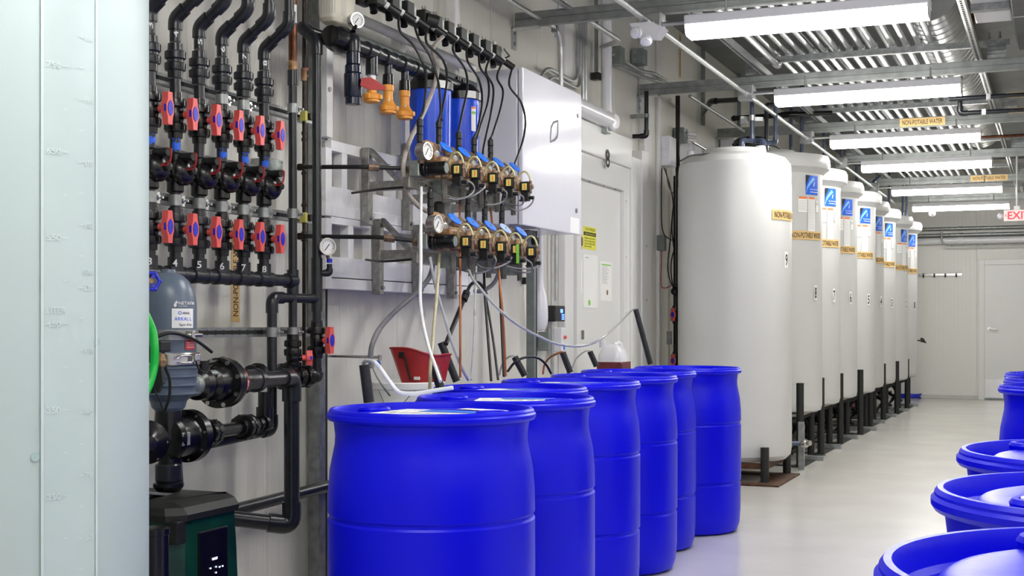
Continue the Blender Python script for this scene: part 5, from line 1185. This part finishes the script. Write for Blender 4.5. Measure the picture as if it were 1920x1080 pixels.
hs([(903, 480, -2.3), (884, 500, -2.3), (872, 500, -2.3)], .004, TUBC, 'short clear tube tucked under the lower brass row', 'clear_tube')
def st_h(i, pts, r, m, label, name='clear_tube'):
    D = STUB[i][1].y * CS - STUB[i][1].x * SN; P = [atD(u, v, D + dd) for u, v, dd in pts]; hose(name, P + [STUB[i][1] + V((-.004, 0, .003)), STUB[i][1] * .9 + STUB[i][0] * .1], r, m, label)
st_h(3, [(936, 704, .1), (940, 688, .1), (948, 674, .06), (957, 668, .0)], .0045, TUBC, 'short grey-clear tube bending into the fourth drum pipe')
hs([(952, 696, -2.2), (965, 680, -2.15), (985, 670, -2.12), (1008, 671, -2.1), (1024, 684, -2.1), (1033, 700, -2.1)], .0055, RUB, 'black hose arching over between the fourth and fifth drums', 'black_arch_hose')
st_h(4, [(1018, 702, .1), (1021, 684, .1), (1030, 671, .05), (1042, 664, .0)], .0055, TUBO, 'short orange tube bending into the fifth drum pipe', 'orange_tube')
st_h(5, [(1073, 690, .1), (1079, 675, .08), (1088, 665, .04), (1097, 659, .0)], .0045, TUBC, 'short clear tube bending into the sixth drum pipe')
# ================================================================ BUCKET AND SCOOP
BX, BYY = -2.40, 4.72; t = thing('plastic_crate', 'grey plastic crate under the stacked white buckets', 'crate', (BX, BYY, 0)); G().box((BX - .17, BYY - .17, .001), (BX + .15, BYY + .17, .17), .01).build('crate_body', GBOX, t)
for z, s in ((.172, 'lower one, hidden behind drums'), (.536, 'upper one, holding the red scoop')):
    t = thing('white_bucket', 'ribbed white bucket behind the drums, ' + s, 'bucket', (BX, BYY, z), 'stacked white buckets'); h = .36
    G().lathe([(.10, 0), (.128, .002), (.136, .22), (.146, .222), (.146, .232), (.138, .235), (.139, .262), (.149, .264), (.149, .276), (.140, .279), (.142, .33), (.150, .333), (.152, .356), (.146, .36), (.138, .358), (.136, .33), (.12, .012), (.02, .01)], (BX, BYY, z), n=48).build('bucket_body', PAPER, t)
    if s[0] == 'u': G().tube([(BX - .05, BYY - .15, z + .33), (BX + .02, BYY - .175, z + .25), (BX + .1, BYY - .13, z + .33)], .002, 6, 8).build('bail_wire', GALV, t)
c = V((BX, BYY, .90)); t = thing('red_scoop', 'dark red plastic scoop with curved top edge standing in the white bucket', 'scoop', c)
cz = lambda u, v: atD(u, v, (BYY * CS - BX * SN))
top = [(731, 653), (736, 652), (760, 652), (778, 655), (800, 662), (820, 666), (836, 664), (846, 664)]; bot = [(757, 730), (760, 730), (775, 730), (790, 730), (800, 730), (812, 730), (824, 730), (832, 730)]
g = G(); fw = V((-SN, CS, 0)); rows = []
for k, (tp, bt) in enumerate(zip(top, bot)):
    dpt = -.07 * math.sin(PI * k / 7); a, b = cz(*tp) + fw * dpt, cz(*bt) + fw * dpt * .7; rows.append([a, a + fw * .004, b + fw * .004, b])
R_ = [[g.bm.verts.new(p) for p in r] for r in rows]; g.loft(R_).build('scoop_body', REDD, t)
g = G(); P = [cz(*p) + fw * (-.07 * math.sin(PI * k / 7)) for k, p in enumerate(top)]; g.tube(P, .004, 8, 4); g.build('rim', REDD, t)
g = G(); q = cz(755, 664) + fw * -.055; g.box(q + V((-.012, -.004, -.012)), q + V((.010, .004, .010)), .002); g.build('black_clip', MATB, t)
G().cyl(cz(761, 668) + fw * -.062, cz(772, 712) + fw * -.056, .004).build('slot', SLOT, t)
q = cz(784, 708) + fw * -.066; G().box(q + V((-.012, -.003, -.006)), q + V((.012, .003, .006))).build('white_label', PAPER, t)
# small chrome tap on the wall left of the scoop
p = A(712, 670, -2.60); t = thing('small_tap', 'small white and blue hose tap behind the bucket', 'tap', p); g = G(); g.cyl(p + V((-.27, .03, .002)), p, .006); g.cyl(p - V((0, 0, .015)), p + V((0, 0, .01)), .008); g.build('tap_body', NICK, t); G().cyl(p - V((0, 0, .03)), p - V((.01, 0, .014)), .007).build('blue_lever', LBLUE, t)
# ================================================================ WHITE CONTROL CABINET
KX, KY0, KY1, KZ0, KZ1 = -2.50, 6.20, 7.09, 1.625, 2.425
t = thing('control_cabinet', 'large white wall control cabinet with a closed door, right of the hoses', 'cabinet', (-2.62, 6.6, KZ0))
G().box((-2.76, KY0 + .006, KZ0 + .006), (KX - .032, KY1 - .006, KZ1 - .006), .004).build('cabinet_body', CAB, t)
g = G(); g.box((KX - .034, KY0 + .02, KZ0 + .02), (KX - .024, KY1 - .02, KZ1 - .02)); g.build('door_gap_shade', SLOT, t)  # dark slab paints in the shade of the gap behind the door
dr = G().box((KX - .026, KY0, KZ0), (KX, KY1, KZ1), .006).build('cabinet_door', CAB, t)
g = G()
for v, u in ((217, 1083.5), (395, 1080)): q = A(u, v, KX); g.cyl(q, q + V((.006, 0, 0)), .013, n=20); g.box(q + V((.005, -.002, -.010)), q + V((.008, .002, .010)))
g.many('quarter_turn_latch', STAIN, dr)
g = G()
for v in (169, 360): q = A(976, v, KX - .02); g.box(q + V((-.006, -.004, -.02)), q + V((.008, .014, .02)), .002)
g.many('hinge', NICK, dr)
a, b = A(1031, 268, KX), A(1047, 224, KX); w, h = b.y - a.y, b.z - a.z; f = flat((KX, a.y, a.z), (0, 1, 0), (0, 0, 1), .001)
O = [(0, 0), (.02, .25), (.08, .62), (.35, .85), (1, 1), (.98, .5), (.90, .30), (.6, .14)]; I = [(.1, .1), (.13, .3), (.2, .58), (.42, .76), (.86, .88), (.85, .5), (.76, .36), (.5, .22)]
g = G()
for k in range(8):
    o0_, o1_, i0_, i1_ = O[k], O[(k + 1) % 8], I[k], I[(k + 1) % 8]; g.quad(*[f(x * w, y * h) for x, y in (o0_, o1_, i1_, i0_)])
g.build('leaf_emblem', mat('emblem_grey', (.12, .13, .14), .6), dr, 'grey outlined leaf emblem', recalc=False)
a, b = A(1069.5, 436, KX), A(1086, 410, KX); G().box((KX, a.y, a.z), (KX + .001, b.y, b.z)).build('paper_label', PAPER, dr)
g = G()
for v, s in ((1.70, 0), (2.3, 0)): g.box((WX, KY0 + .05, v), (-2.76, KY1 - .05, v + .04))
g.many('mounting_rail', GALV, t)
a = A(992, 436, -2.60); t = thing('grey_terminal_box', 'small dark grey box under the white cabinet', 'box', a); G().box((-2.72, a.y, KZ0 - .10), (-2.60, a.y + .12, KZ0), .004).build('casing', GBOX, t); G().cyl((-2.6, a.y + .05, KZ0 - .06), (-2.57, a.y + .05, KZ0 - .06), .02).build('gland', BLK, t)
a = A(997, 600, -2.62); strut('cabinet_post', (-2.62, a.y, 0), (-2.62, a.y, KZ0), 'grey slotted steel post standing under the white cabinet', 'post', .045, GBOX, None, up=(1, 0, 0)); G().box((-2.597, a.y + .006, 0), (-2.5965, a.y + .02, KZ0)).build('slot_groove', SLOT, bpy.data.objects['cabinet_post'])
# white drop pipe with bulb
a = A(1013, 500, -2.78); X = -2.78; zf2 = lambda v: A(1013, v, X).z
t = thing('white_bulb_pipe', 'white pipe widening to a rounded bulb behind the grey post', 'pipe', (X, a.y, zf2(620)))
G().lathe([(.005, zf2(620)), (.028, zf2(618)), (.042, zf2(608)), (.046, zf2(595)), (.045, zf2(575)), (.038, zf2(555)), (.024, zf2(540)), (.019, zf2(530)), (.017, zf2(500)), (.017, 1.9)], (X, a.y, 0), n=32).build('pipe_body', WHT, t)
G().tube([V((X - .02, a.y - .03, zf2(600))) + V((0, .03 * math.cos(q), .035 * math.sin(q))) for q in [2 * PI * k / 16 for k in range(17)]], .003, 8).build('wire_ring', GBOX, t)
# conduits and controls between post and door
for u, s, v1 in ((1035.5, 'left', 720), (1043, 'right', 572)):
    a = A(u, 500, -2.86); tag(G().cyl((-2.86, a.y, A(u, v1, -2.86).z), (-2.86, a.y, 2.3), .012).build('vertical_conduit', COND), 'vertical zinc conduit on the wall by the door, %s one' % s, 'conduit', 'conduits left of the door')
a, b = A(1041, 605, -2.82), A(1060, 573, -2.82); t = thing('black_controller', 'small black wall controller with glowing blue display', 'controller', (-2.87, a.y, b.z))
zt, zb = A(1050, 573, -2.82).z, A(1050, 603, -2.82).z; G().box((-2.89, a.y, zb), (-2.82, b.y, zt), .008).build('casing', BLK, t); G().lathe([(.014, 0), (.014, .03)], (-2.855, (a.y + b.y) / 2 - .02, zt)).build('conduit_nut', COND, t)
g = G(); w = b.y - a.y; h = zt - zb; f = flat((-2.82, a.y, zb), (0, 1, 0), (0, 0, 1), .001)
patch(g, f, w * .5, h * .55, w * .75, h * .78)
for k in range(4): patch(g, f, w * .62, h * (.12 + .1 * k), w * .9, h * (.17 + .1 * k))
g.build('display', LED, t, recalc=False)
def wbox(px, X0, X1, name, label, cat, m, bev=.004):
    (u0, v0, u1, v1) = px; D_ = X1 / ray(u1, 500)[0]; u0 = min(u0 + (X1 - X0) * CS * F / D_, u1 - (u1 - u0) * .4); a = A(u0, v0, X1); b = A(u1, v0, X1); zt, zb = A((u0 + u1) / 2, v0, X1).z, A((u0 + u1) / 2, v1, X1).z
    t = thing(name, label, cat, ((X0 + X1) / 2, (a.y + b.y) / 2, zb)); G().box((X0, a.y, zb), (X1, b.y, zt), bev).build('casing', m, t); return t, a.y, b.y, zb, zt
t, a, b, zb, zt = wbox((1041, 614, 1061, 660), -2.89, -2.80, 'switch_box', 'white wall box with red button and blue emblem beside the door', 'switch', WHT, .006)
G().cyl((-2.80, b - .03, zt - .06), (-2.785, b - .03, zt - .06), .010, n=16).build('red_button', RED, t)
g = G(); f = flat((-2.80, b - .045, zt - .15), (0, 1, 0), (0, 0, 1), .001)
for k in range(3): g.quad(f(.0 + k * .010, .012, 1), f(.008 + k * .010, .012, 1), f(.012 + k * .006, .05, 1), f(.0 + k * .010, .05, 1))
patch(g, f, .0, -.02, .03, -.016); g.build('blue_emblem', DISC, t, recalc=False)
t, a, b, zb, zt = wbox((1020, 622, 1035, 658), -2.89, -2.82, 'grey_junction_box', 'grey steel junction box left of the white switch box', 'box', GBOX)
wbox((979, 520, 990, 533), -2.895, -2.87, 'black_outlet', 'small black outlet on the wall left of the grey post', 'outlet', BLK)
t = thing('utility_cart', 'grey cart hidden behind the drums under the white jug', 'cart', (-2.6, 7.95, 0)); g = G(); g.box((-2.78, 7.78, .70), (-2.42, 8.12, .73), .003); g.build('top', GBOX, t)
g = G()
for x in (-2.76, -2.44):
    for y in (7.8, 8.1): g.box((x - .012, y - .012, .0), (x + .012, y + .012, .70))
g.many('leg', GBOX, t)
# jug
jx, jy = -2.60, 7.98; z0 = .731; t = thing('white_jug', 'white plastic jug with moulded handle and dark red label behind the drums', 'jug', (jx, jy, z0)); g = G(); R_ = []
def ell(z, a, b, k=.55): return [g.bm.verts.new((jx + b * math.copysign(abs(math.cos(q)) ** k, math.cos(q)), jy + a * math.copysign(abs(math.sin(q)) ** k, math.sin(q)), z)) for q in [2 * PI * j / 36 for j in range(36)]]
jz = lambda v: atD(1120, v, jy * CS - jx * SN).z
for z, k in ((z0, .93), (z0 + .01, 1), (jz(672), 1), (jz(664), .93), (jz(655), .78), (jz(648), .5), (jz(645), .3)): R_.append(ell(z, .105 * k, .085 * k))
g.loft(R_).build('jug_body', WHT, t)
G().cyl((jx - .055, jy - .04, jz(652)), (jx - .055, jy - .04, jz(638)), .024).build('cap', WHT, t)
G().tube([(jx + .0, jy + .01, jz(647)), (jx + .02, jy + .06, jz(643)), (jx + .03, jy + .09, jz(655)), (jx + .03, jy + .10, jz(668))], .013, 10, 6).build('handle', WHT, t)
G().box((jx - .075, jy - .1065, z0 + .05), (jx + .085, jy - .1045, jz(678))).build('label', mat('maroon_label', (.16, .02, .03), .45, var=.3, vscale=40), t)
G().box((jx + .0845, jy - .09, z0 + .05), (jx + .0865, jy + .09, jz(678))).build('label', bpy.data.materials['maroon_label'], t)
# ================================================================ CONDUITS AND BOXES HIGH ON THE LEFT WALL
def cond(pts, label, r=.0125, m=COND, R=.12, grp=None, name='bent_conduit'):
    return tag(G().tube(fillet([A(u, v, x) for u, v, x in pts], R, 10), r, 14).build(name, m), label, 'conduit', grp)
p = A(1052, 58, -2.72); tag(G().tube(fillet([V((-2.72, 4.0, p.z)), V((-2.72, p.y, p.z)), V((-2.72, p.y, 2.0))], .16, 12), .0135, 14).build('bent_conduit', COND), 'bright conduit from the upper left bending down behind the white cabinet', 'conduit')
t = thing('conduit_clamp', 'small steel beam clamp where the bright conduit bends', 'clamp', p); g = G(); q = V((-2.72, p.y - .10, p.z)); g.box(q + V((-.02, -.012, -.03)), q + V((.02, .012, .03)), .002); g.cyl(q + V((0, 0, -.06)), q + V((0, 0, .0)), .005, n=8); g.build('clamp_body', COND, t)
q = 'conduit bends above the white cabinet'
cond([(1083, 30, -2.83), (1083, 158, -2.83), (1022, 124, -2.83), (1002, 170, -2.83)], 'outer zinc conduit dropping and looping left over the cabinet', R=.14, grp=q)
cond([(1088, 30, -2.83), (1088, 170, -2.83), (1032, 140, -2.83), (1014, 180, -2.83)], 'inner zinc conduit dropping and looping left over the cabinet', R=.12, grp=q)
cond([(1093, 30, -2.83), (1093, 196, -2.83)], 'straight zinc conduit dropping behind the cabinet, third from the left', grp=q); cond([(1098, 30, -2.83), (1098, 196, -2.83)], 'straight zinc conduit dropping behind the cabinet, rightmost', grp=q)
t = thing('overhead_offset_pipe', 'zinc conduit bending back toward the wall beside the flue', 'conduit', A(1140, 75, -2.6)); G().tube(fillet([V((-2.55, 4.6, A(1160, 76, -2.55).z)), A(1162, 76, -2.55), A(1128, 88, -2.83)], .05), .015, 14).build('tube', COND, t)
# flue
x = -2.8; t = thing('white_flue', 'thick white vent pipe coming down and turning to a small white unit', 'pipe', A(1137, 150, x)); a = A(1137, 220, x)
G().cyl((x, a.y, a.z - .02), (x, a.y, CZ), .037, n=28).build('vertical_pipe', WHT, t); G().cyl((x, 6.9, A(1110, 211, x).z), (x, a.y + .02, A(1110, 211, x).z), .055, n=32).build('horizontal_pipe', WHT, t)
a = A(1152, 228, -2.76); t = thing('gas_sensor', 'white rounded wall unit with amber window at the end of the flue', 'sensor', a)
G().lathe([(.04, -.05), (.052, -.045), (.06, -.02), (.06, .0), (.05, .012), (.002, .014)], a, (1, -.3, 0), 10, ph=.3).build('casing', WHT, t); G().box(a + V((.0, .035, -.028)), a + V((.02, .06, .022)), .004).build('amber_window', YEL, t); G().box(a + V((-.08, -.06, -.08)), a + V((-.03, .02, -.0)), .004).build('grey_bracket', GALU, t)
for px, n_, s in (((1150, 88, 1172, 122), 1, 'left one above the conduits'), ((1192, 92, 1214, 121), 1, 'right one under the emergency lamp')):
    t, ay, by, zb, zt = wbox(px, -2.89, -2.80, 'square_junction_box', 'grey square junction box high on the wall, ' + s, 'box', GBOX)
    g = G()
    for zq in (zb + .03, zt - .03): g.cyl((-2.86, ay - .001, zq), (-2.86, ay + .0, zq), .012)
    g.many('knockout', GALV, t)
t, ay, by, zb, zt = wbox((1116, 136, 1128, 150), -2.89, -2.83, 'small_black_box', 'small dark box with a post above it, left of the flue', 'box', BLK); G().box((-2.87, ay + .02, zt), (-2.85, ay + .04, CZ)).build('riser', GBOX, t)
cond([(1166, 112, -2.85), (1176, 118, -2.85), (1200, 133, -2.85), (1228, 138, -2.85), (1249, 152, -2.85)], 'wavy zinc conduit right of the upper junction box, upper one', R=.1, grp='wavy conduits high on the wall')
cond([(1150, 102, -2.85), (1160, 125, -2.85), (1200, 143, -2.85), (1240, 154, -2.85)], 'wavy zinc conduit right of the upper junction box, lower one', R=.1, grp='wavy conduits high on the wall')
# drain stub with clamp under the second beam
a = A(1212, 184, -2.78); t = thing('black_drain_pipe', 'short black drain pipe with elbow hanging under the second beam', 'pipe', a); b = A(1212, 255, -2.78); pvc(t, [a + V((0, 0, .05)), b, V((-2.88, b.y - .02, b.z))], .016, BLK, .02)
g = G(); q = A(1212, 217, -2.78); g.cyl(q - V((0, 0, .014)), q + V((0, 0, .014)), .021); g.box(q + V((-.12, -.015, -.014)), q + V((-.015, .015, .014)), .002); g.build('clamp', GALV, t)
# posts and markers beyond the door
for u, v0, v1, w, X, s, m in ((1267.5, 180, 900, .030, -2.84, 'thin black vertical post right of the door, floor to beam', BLK), (1315, 60, 235, .04, -2.88, 'dark short channel on the wall over the tanks, left one', GBOX), (1383, 130, 238, .04, -2.88, 'dark short channel on the wall over the tanks, right one', GBOX)):
    a = A(u, v0, X); zb = max(0, A(u, v1, X).z); t = thing('wall_channel', s, 'post', (X, a.y, zb)); G().box((X, a.y - w / 2, zb), (X + .03, a.y + w / 2, a.z)).build('channel', m, t)
for u, v0, v1 in ((1274, 145, 62),):
    a, b = A(u, v0, WX), A(u, v1, WX); t = thing('vertical_wall_marker', 'faint amber NON-POTABLE WATER strip running up the wall past the door', 'sign', a); f = flat((WX, a.y + .04, a.z), (0, 0, 1), (0, -1, 0), .002); marker(t, f, 0, 0, b.z - a.z, .06)
t, ay, by, zb, zt = wbox((1239, 257, 1268, 312), -2.88, -2.80, 'white_wall_box', 'white wall box with dark cables under it, beside the domed tank', 'box', CAB, .006)
g = G()
for v in (285, 300): g.box((-2.86, ay - .012, A(1240, v - 20, -2.8).z), (-2.82, ay, A(1240, v - 12, -2.8).z))
g.many('cable_gland', CAB, t)
t, ay, by, zb, zt = wbox((1272, 240, 1290, 267), -2.89, -2.80, 'knockout_box', 'grey knockout box with white sensors above the lavender box', 'box', GBOX)
g = G(); g.cyl((-2.80, by - .02, zt - .04), (-2.73, by, zt - .05), .018); g.cyl((-2.80, by - .02, zb + .03), (-2.73, by, zb + .02), .018); g.many('white_sensor', WHT, t)
wbox((1276, 273, 1316, 335), -2.88, -2.78, 'lavender_box', 'pale lavender wall box half hidden by the domed tank', 'box', CAB); wbox((1352, 262, 1388, 300), -2.88, -2.80, 'lavender_box', 'pale lavender wall box behind the black pipe elbows', 'box', CAB)
wbox((1237, 441, 1250, 470), -2.89, -2.83, 'small_grey_box', 'small grey box low on the wall with a red wire', 'box', GBOX)
cond([(1295, 264, -2.84), (1356, 300, -2.84)], 'straight zinc conduit slanting behind the domed tank', name='slanting_conduit'); cond([(1293, 180, -2.6), (1395, 246, -2.6)], 'zinc conduit running back above the domed tank', name='slanting_conduit')
# cables behind the domed tank
C_ = [[(1241, 316, -2.82), (1240, 370, -2.82), (1242, 430, -2.82), (1255, 448, -2.80), (1276, 452, -2.78)], [(1246, 316, -2.82), (1255, 345, -2.82), (1262, 380, -2.82), (1260, 430, -2.82), (1266, 480, -2.8), (1276, 520, -2.8)],
      [(1249, 316, -2.82), (1254, 350, -2.82), (1270, 370, -2.8), (1280, 372, -2.78)], [(1278, 330, -2.8), (1270, 350, -2.8), (1262, 390, -2.8), (1257, 450, -2.8), (1252, 500, -2.8), (1258, 530, -2.8), (1268, 545, -2.8)],
      [(1266, 400, -2.8), (1270, 420, -2.8), (1278, 432, -2.78)], [(1272, 455, -2.8), (1262, 475, -2.8), (1258, 505, -2.8), (1262, 540, -2.8)]]
for k, c_ in enumerate(C_): hs(c_, .005, RUB if k != 2 else TUBG, ['black cable dropping from the white wall box, leftmost', 'black cable dropping from the white wall box, wavy one', 'thin grey cable from the white wall box', 'black cable crossing down behind the thin post', 'short black cable beside the domed tank', 'black cable curving left low beside the domed tank'][k], 'black_cable' if k != 2 else 'grey_cable', 'cables beside the domed tank')
hs([(1241, 470, -2.84), (1240, 500, -2.84), (1240, 535, -2.84), (1248, 540, -2.83), (1258, 536, -2.82)], .004, WIRER, 'red wire hanging from the small grey box', 'red_wire')
t = thing('black_side_riser', 'black riser pipe with red handled valves beside the domed tank', 'pipe', A(1267, 600, -2.77)); a = A(1267, 480, -2.77); G().cyl((-2.77, a.y, A(1267, 720, -2.77).z), (-2.77, a.y, A(1267, 330, -2.77).z), .019).build('pipe', BLK, t)
G().sph((-2.77, a.y - .01, A(1264, 546, -2.77).z), .038, 1, 1, .9).build('ball_joint', BLK, t)
for v in (590, 676): ballvalve(t, (-2.77, a.y, A(1267, v, -2.77).z), .021, (-.05, -1, 0), reach=.06)
G().box((-2.83, a.y - .05, A(1257, 646, -2.77).z), (-2.79, a.y - .03, A(1257, 621, -2.77).z), .003).build('grey_clip', GALV, t)
# ================================================================ PIPES OVER THE TANKS
def drop(u, v0, D, label, v1=None, extra=None, m=PVCB, r=.0165):
    a = atD(u, v0, D); t = thing('drop_pipe_over_tank', label, 'pipe', a, 'drop pipes into the tanks'); pts = [a, V((a.x, a.y, 3.3))] if v1 is None else [a, atD(u, v1, D)]
    if extra: pts = [atD(*p) for p in extra]
    pvc(t, pts, r, m, .03, cap=.8); return t
drop(1391, 293, 9.75, 'blue-grey pipe rising from the domed tank, hooking right', extra=[(1391, 293, 9.75), (1391, 263, 9.75), (1425, 265, 9.95)])
drop(1410, 190, 9.9, 'blue-grey pipe dropping between tanks, with two elbows', extra=[(1410, 185, 9.9), (1410, 266, 9.9), (1431, 263, 9.8), (1431, 298, 9.7)])
drop(1454, 150, 10.3, 'blue-grey pipe dropping on the right, hooking left', extra=[(1454, 150, 10.3), (1454, 268, 10.3), (1425, 268, 10.2)])
drop(1437, 262, 10.6, 'dark pipe standing behind the two elbows', extra=[(1437, 282, 10.6), (1437, 197, 10.6), (1480, 195, 10.7)], m=PVC)
for u, v0, D, s in ((1503, 297, 11.6, 'second flared tank'), (1483, 302, 12.2, 'second flared tank, behind the first drop'), (1545, 335, 12.8, 'third flared tank'), (1578, 360, 13.9, 'fourth flared tank'), (1606, 378, 15.0, 'fifth flared tank'), (1667, 421, 17.0, 'seventh flared tank'), (1693, 424, 18.0, 'farthest tank'), (1700, 430, 18.3, 'farthest tank, right one')):
    drop(u, v0, D, 'blue-grey pipe dropping straight into the ' + s)
drop(1637, 400, 16.0, 'blue-grey pipe bending up right over the sixth flared tank', extra=[(1637, 400, 16.0), (1637, 342, 16.0), (1662, 318, 16.2), (1662, 250, 16.2)])
t = thing('overhead_black_pipe', 'black pipe with elbow high behind the domed tank', 'pipe', A(1350, 190, -2.5)); pvc(t, [atD(1318, 212, 10.9), atD(1333, 190, 10.6), atD(1410, 186, 10.2)], .02, BLK, .04)
t = thing('overhead_black_pipe', 'black pipe crossing behind the steel pipe clamp over the tanks', 'pipe', A(1400, 218, -2.5)); pvc(t, [atD(1376, 222, 11.6), atD(1480, 215, 11.3), atD(1560, 212, 11.3)], .022, BLK, .04); G().sph(atD(1376, 222, 11.6), .026).build('end_cap', BLK, t)
t = thing('pipe_support_clamp', 'galvanised strut clamp holding the pipe over the domed tank', 'clamp', atD(1408, 225, 10)); g = G(); g.rod(atD(1388, 222, 9.98), atD(1430, 224, 9.98), .03, .03); g.build('cross_strut', GALV, t); g = G(); g.cyl(atD(1410, 221, 9.9) - V((0, 0, .02)), atD(1410, 221, 9.9) + V((0, 0, .02)), .022); g.box(atD(1391, 228, 9.95) - V((.01, .01, .02)), atD(1391, 228, 9.95) + V((.04, .01, .02))); g.many('clamp_half', COND, t)
c = atD(1416, 287, 10.9); t = thing('black_fan_unit', 'flat round black unit with cables on the nearest flared tank', 'fan', (c.x, c.y, 2.561)); G().lathe([(.12, 0), (.14, .004), (.14, .03), (.155, .034), (.155, .07), (.13, .09), (.02, .095)], (c.x - .02, c.y, 2.5615), n=36).build('housing', MATB, t); G().sph((c.x - .17, c.y, 2.61), .02, 1.2, 1, .8).build('brown_knob', COPP, t)
def topc(pts, label): hose('tank_top_cable', [atD(*p) for p in pts], .006, RUB, label, 'cable')
topc([(1276, 302, 9.4), (1296, 292, 9.45), (1325, 289, 9.5), (1350, 288, 9.5), (1372, 289, 9.55)], 'black cable lying over the top of the domed tank')
topc([(1440, 272, 10.8), (1455, 275, 10.85), (1465, 282, 10.9), (1470, 289, 10.9)], 'black cable curving off the round black unit')
# ================================================================ EMERGENCY LAMP AND EXIT SIGN
c = atD(1215, 57, 7.07); t = thing('emergency_lamp', 'white twin head emergency lamp hanging from the bright conduit', 'emergency light', c)
G().prism([(-.05, -.035), (.06, -.05), (.10, .0), (.02, .035), (-.09, .035)], c + V((0, -.05, 0)), (1, 0, 0), (0, 0, 1), -.10).build('housing', WHT, t)
for q, n_ in ((atD(1191, 61, 6.95), (-.3, -.9, -.15)), (atD(1212, 78, 6.95), (.3, -.6, -.8))):
    h = G().lathe([(.015, -.035), (.03, -.02), (.032, 0), (.027, .003)], q, V(n_), 24).build('lamp_head', WHT, t); G().lathe([(.026, .003), (.02, .010), (.002, .013)], q, V(n_), 24).build('lens', LENS, h)
G().cyl(c + V((0, 0, .03)), (c.x, c.y, 2.745), .008).build('mount', WHT, t)
YE = 15.0; a, b = atY(1882, 415, YE), atY(1882, 394, YE); t = thing('exit_sign', 'lit red EXIT sign with left arrow hanging at the right edge', 'sign', (a.x + .15, YE, a.z)); w, h = .33, b.z - a.z
G().box((a.x, YE - .015, a.z), (a.x + w, YE + .015, b.z), .006).build('sign_box', EXITW, t)
f = flat((a.x, YE - .0155, a.z), (1, 0, 0), (0, 0, 1), .001); g = G(); words(g, 'EXIT', f, .04, h * .16, .22, h * .68); words(g, '<', f, .012, h * .38, .02, h * .25); g.build('lettering', EXITR, t, recalc=False)
g = G(); g.box((a.x + .1, YE - .01, b.z), (a.x + .16, YE + .01, b.z + .04)); g.cyl((a.x + .13, YE, b.z + .03), (a.x + .13, YE, 2.99), .01); g.build('hanger', WHT, t); G().sph((a.x - .035, YE, a.z + h * .45), .032).build('side_lamp', WHT, t); G().cyl((a.x - .035, YE, a.z + h * .45), (a.x + .01, YE, a.z + h * .45), .01).build('side_arm', WHT, t)
a = atY(1748, 400, 18.54); t = thing('small_bulb', 'small white round bulb, unlit, under the farthest lamp', 'sensor', a); G().sph(a, .045).build('bulb_globe', WHT, t); G().cyl(a, (a.x, a.y, 2.64), .008).build('stem', WHT, t)  # plain white globe stands in for a small bright bulb
# ================================================================ FAR WALL
for v, r, m, s in ((428, .026, GALV, 'uppermost, grey'), (440, .026, GALV, 'middle, grey'), (451, .05, WHT, 'lowest, thick white')):
    z = atY(1800, v, 20.68).z; t = thing('far_wall_pipe', 'horizontal pipe across the far wall, ' + s, 'pipe', (-1, 20.7, z), 'pipes across the far wall'); G().cyl((-2.85, 20.72, z), (RX - .02, 20.72, z), r, n=20).build('pipe', m, t)
    for u in (1801,): G().cyl((atY(u, v, 20.7).x - .04, 20.72, z), (atY(u, v, 20.7).x + .04, 20.72, z), r * 1.15).build('coupling', m, t)
P = [atY(u, v, 20.6) for u, v in ((1766, 432), (1766, 452), (1770, 459), (1780, 461))]; P.append(V((RX - .05, 20.6, P[-1].z))); tag(G().tube(fillet(P, .1), .012).build('thin_conduit', GALV), 'thin grey conduit curving along the far wall', 'conduit')
a, b = atY(1722, 518, 20.78), atY(1804, 512, 20.78); t = thing('coat_rail', 'silver coat rail with four dark hooks on the far wall', 'rail', (a.x, 20.78, a.z)); G().box((a.x, 20.775, a.z), (b.x, 20.8, b.z), .003).build('rail', NICK, t); g = G()
for k in range(4): x = a.x + (b.x - a.x) * (.12 + .25 * k); g.box((x - .012, 20.75, a.z - .02), (x + .012, 20.776, b.z + .0), .003)
g.many('hook', BLK, t)
a = atY(1722, 640, 18.2); t = thing('black_wall_hook', 'small black hook sticking out beside the farthest tank', 'hook', a); G().prism([(0, 0), (.08, -.02), (.04, .05), (0, .06)], (a.x - .06, 19.13, a.z - .02), (1, 0, 0), (0, 0, 1), -.05).build('hook_body', MATB, t); G().cyl((a.x - .05, 19.13, a.z), (-2.895, 19.13, a.z), .01).build('arm', MATB, t)
c = atZ(1712, 741, .03); c.y = min(c.y, 20.55); t = thing('blue_hose_coil', 'coiled blue hose on the floor by the far wall', 'hose', (c.x, c.y, 0))
G().tube([(c.x + (.13 + .010 * math.sin(k * .7)) * math.cos(k * PI / 8) * 1.2, c.y + .15 * math.sin(k * PI / 8), .016 + k * .0012) for k in range(49)], .014, 8).build('coil', BLUEI, t)
# floor stains
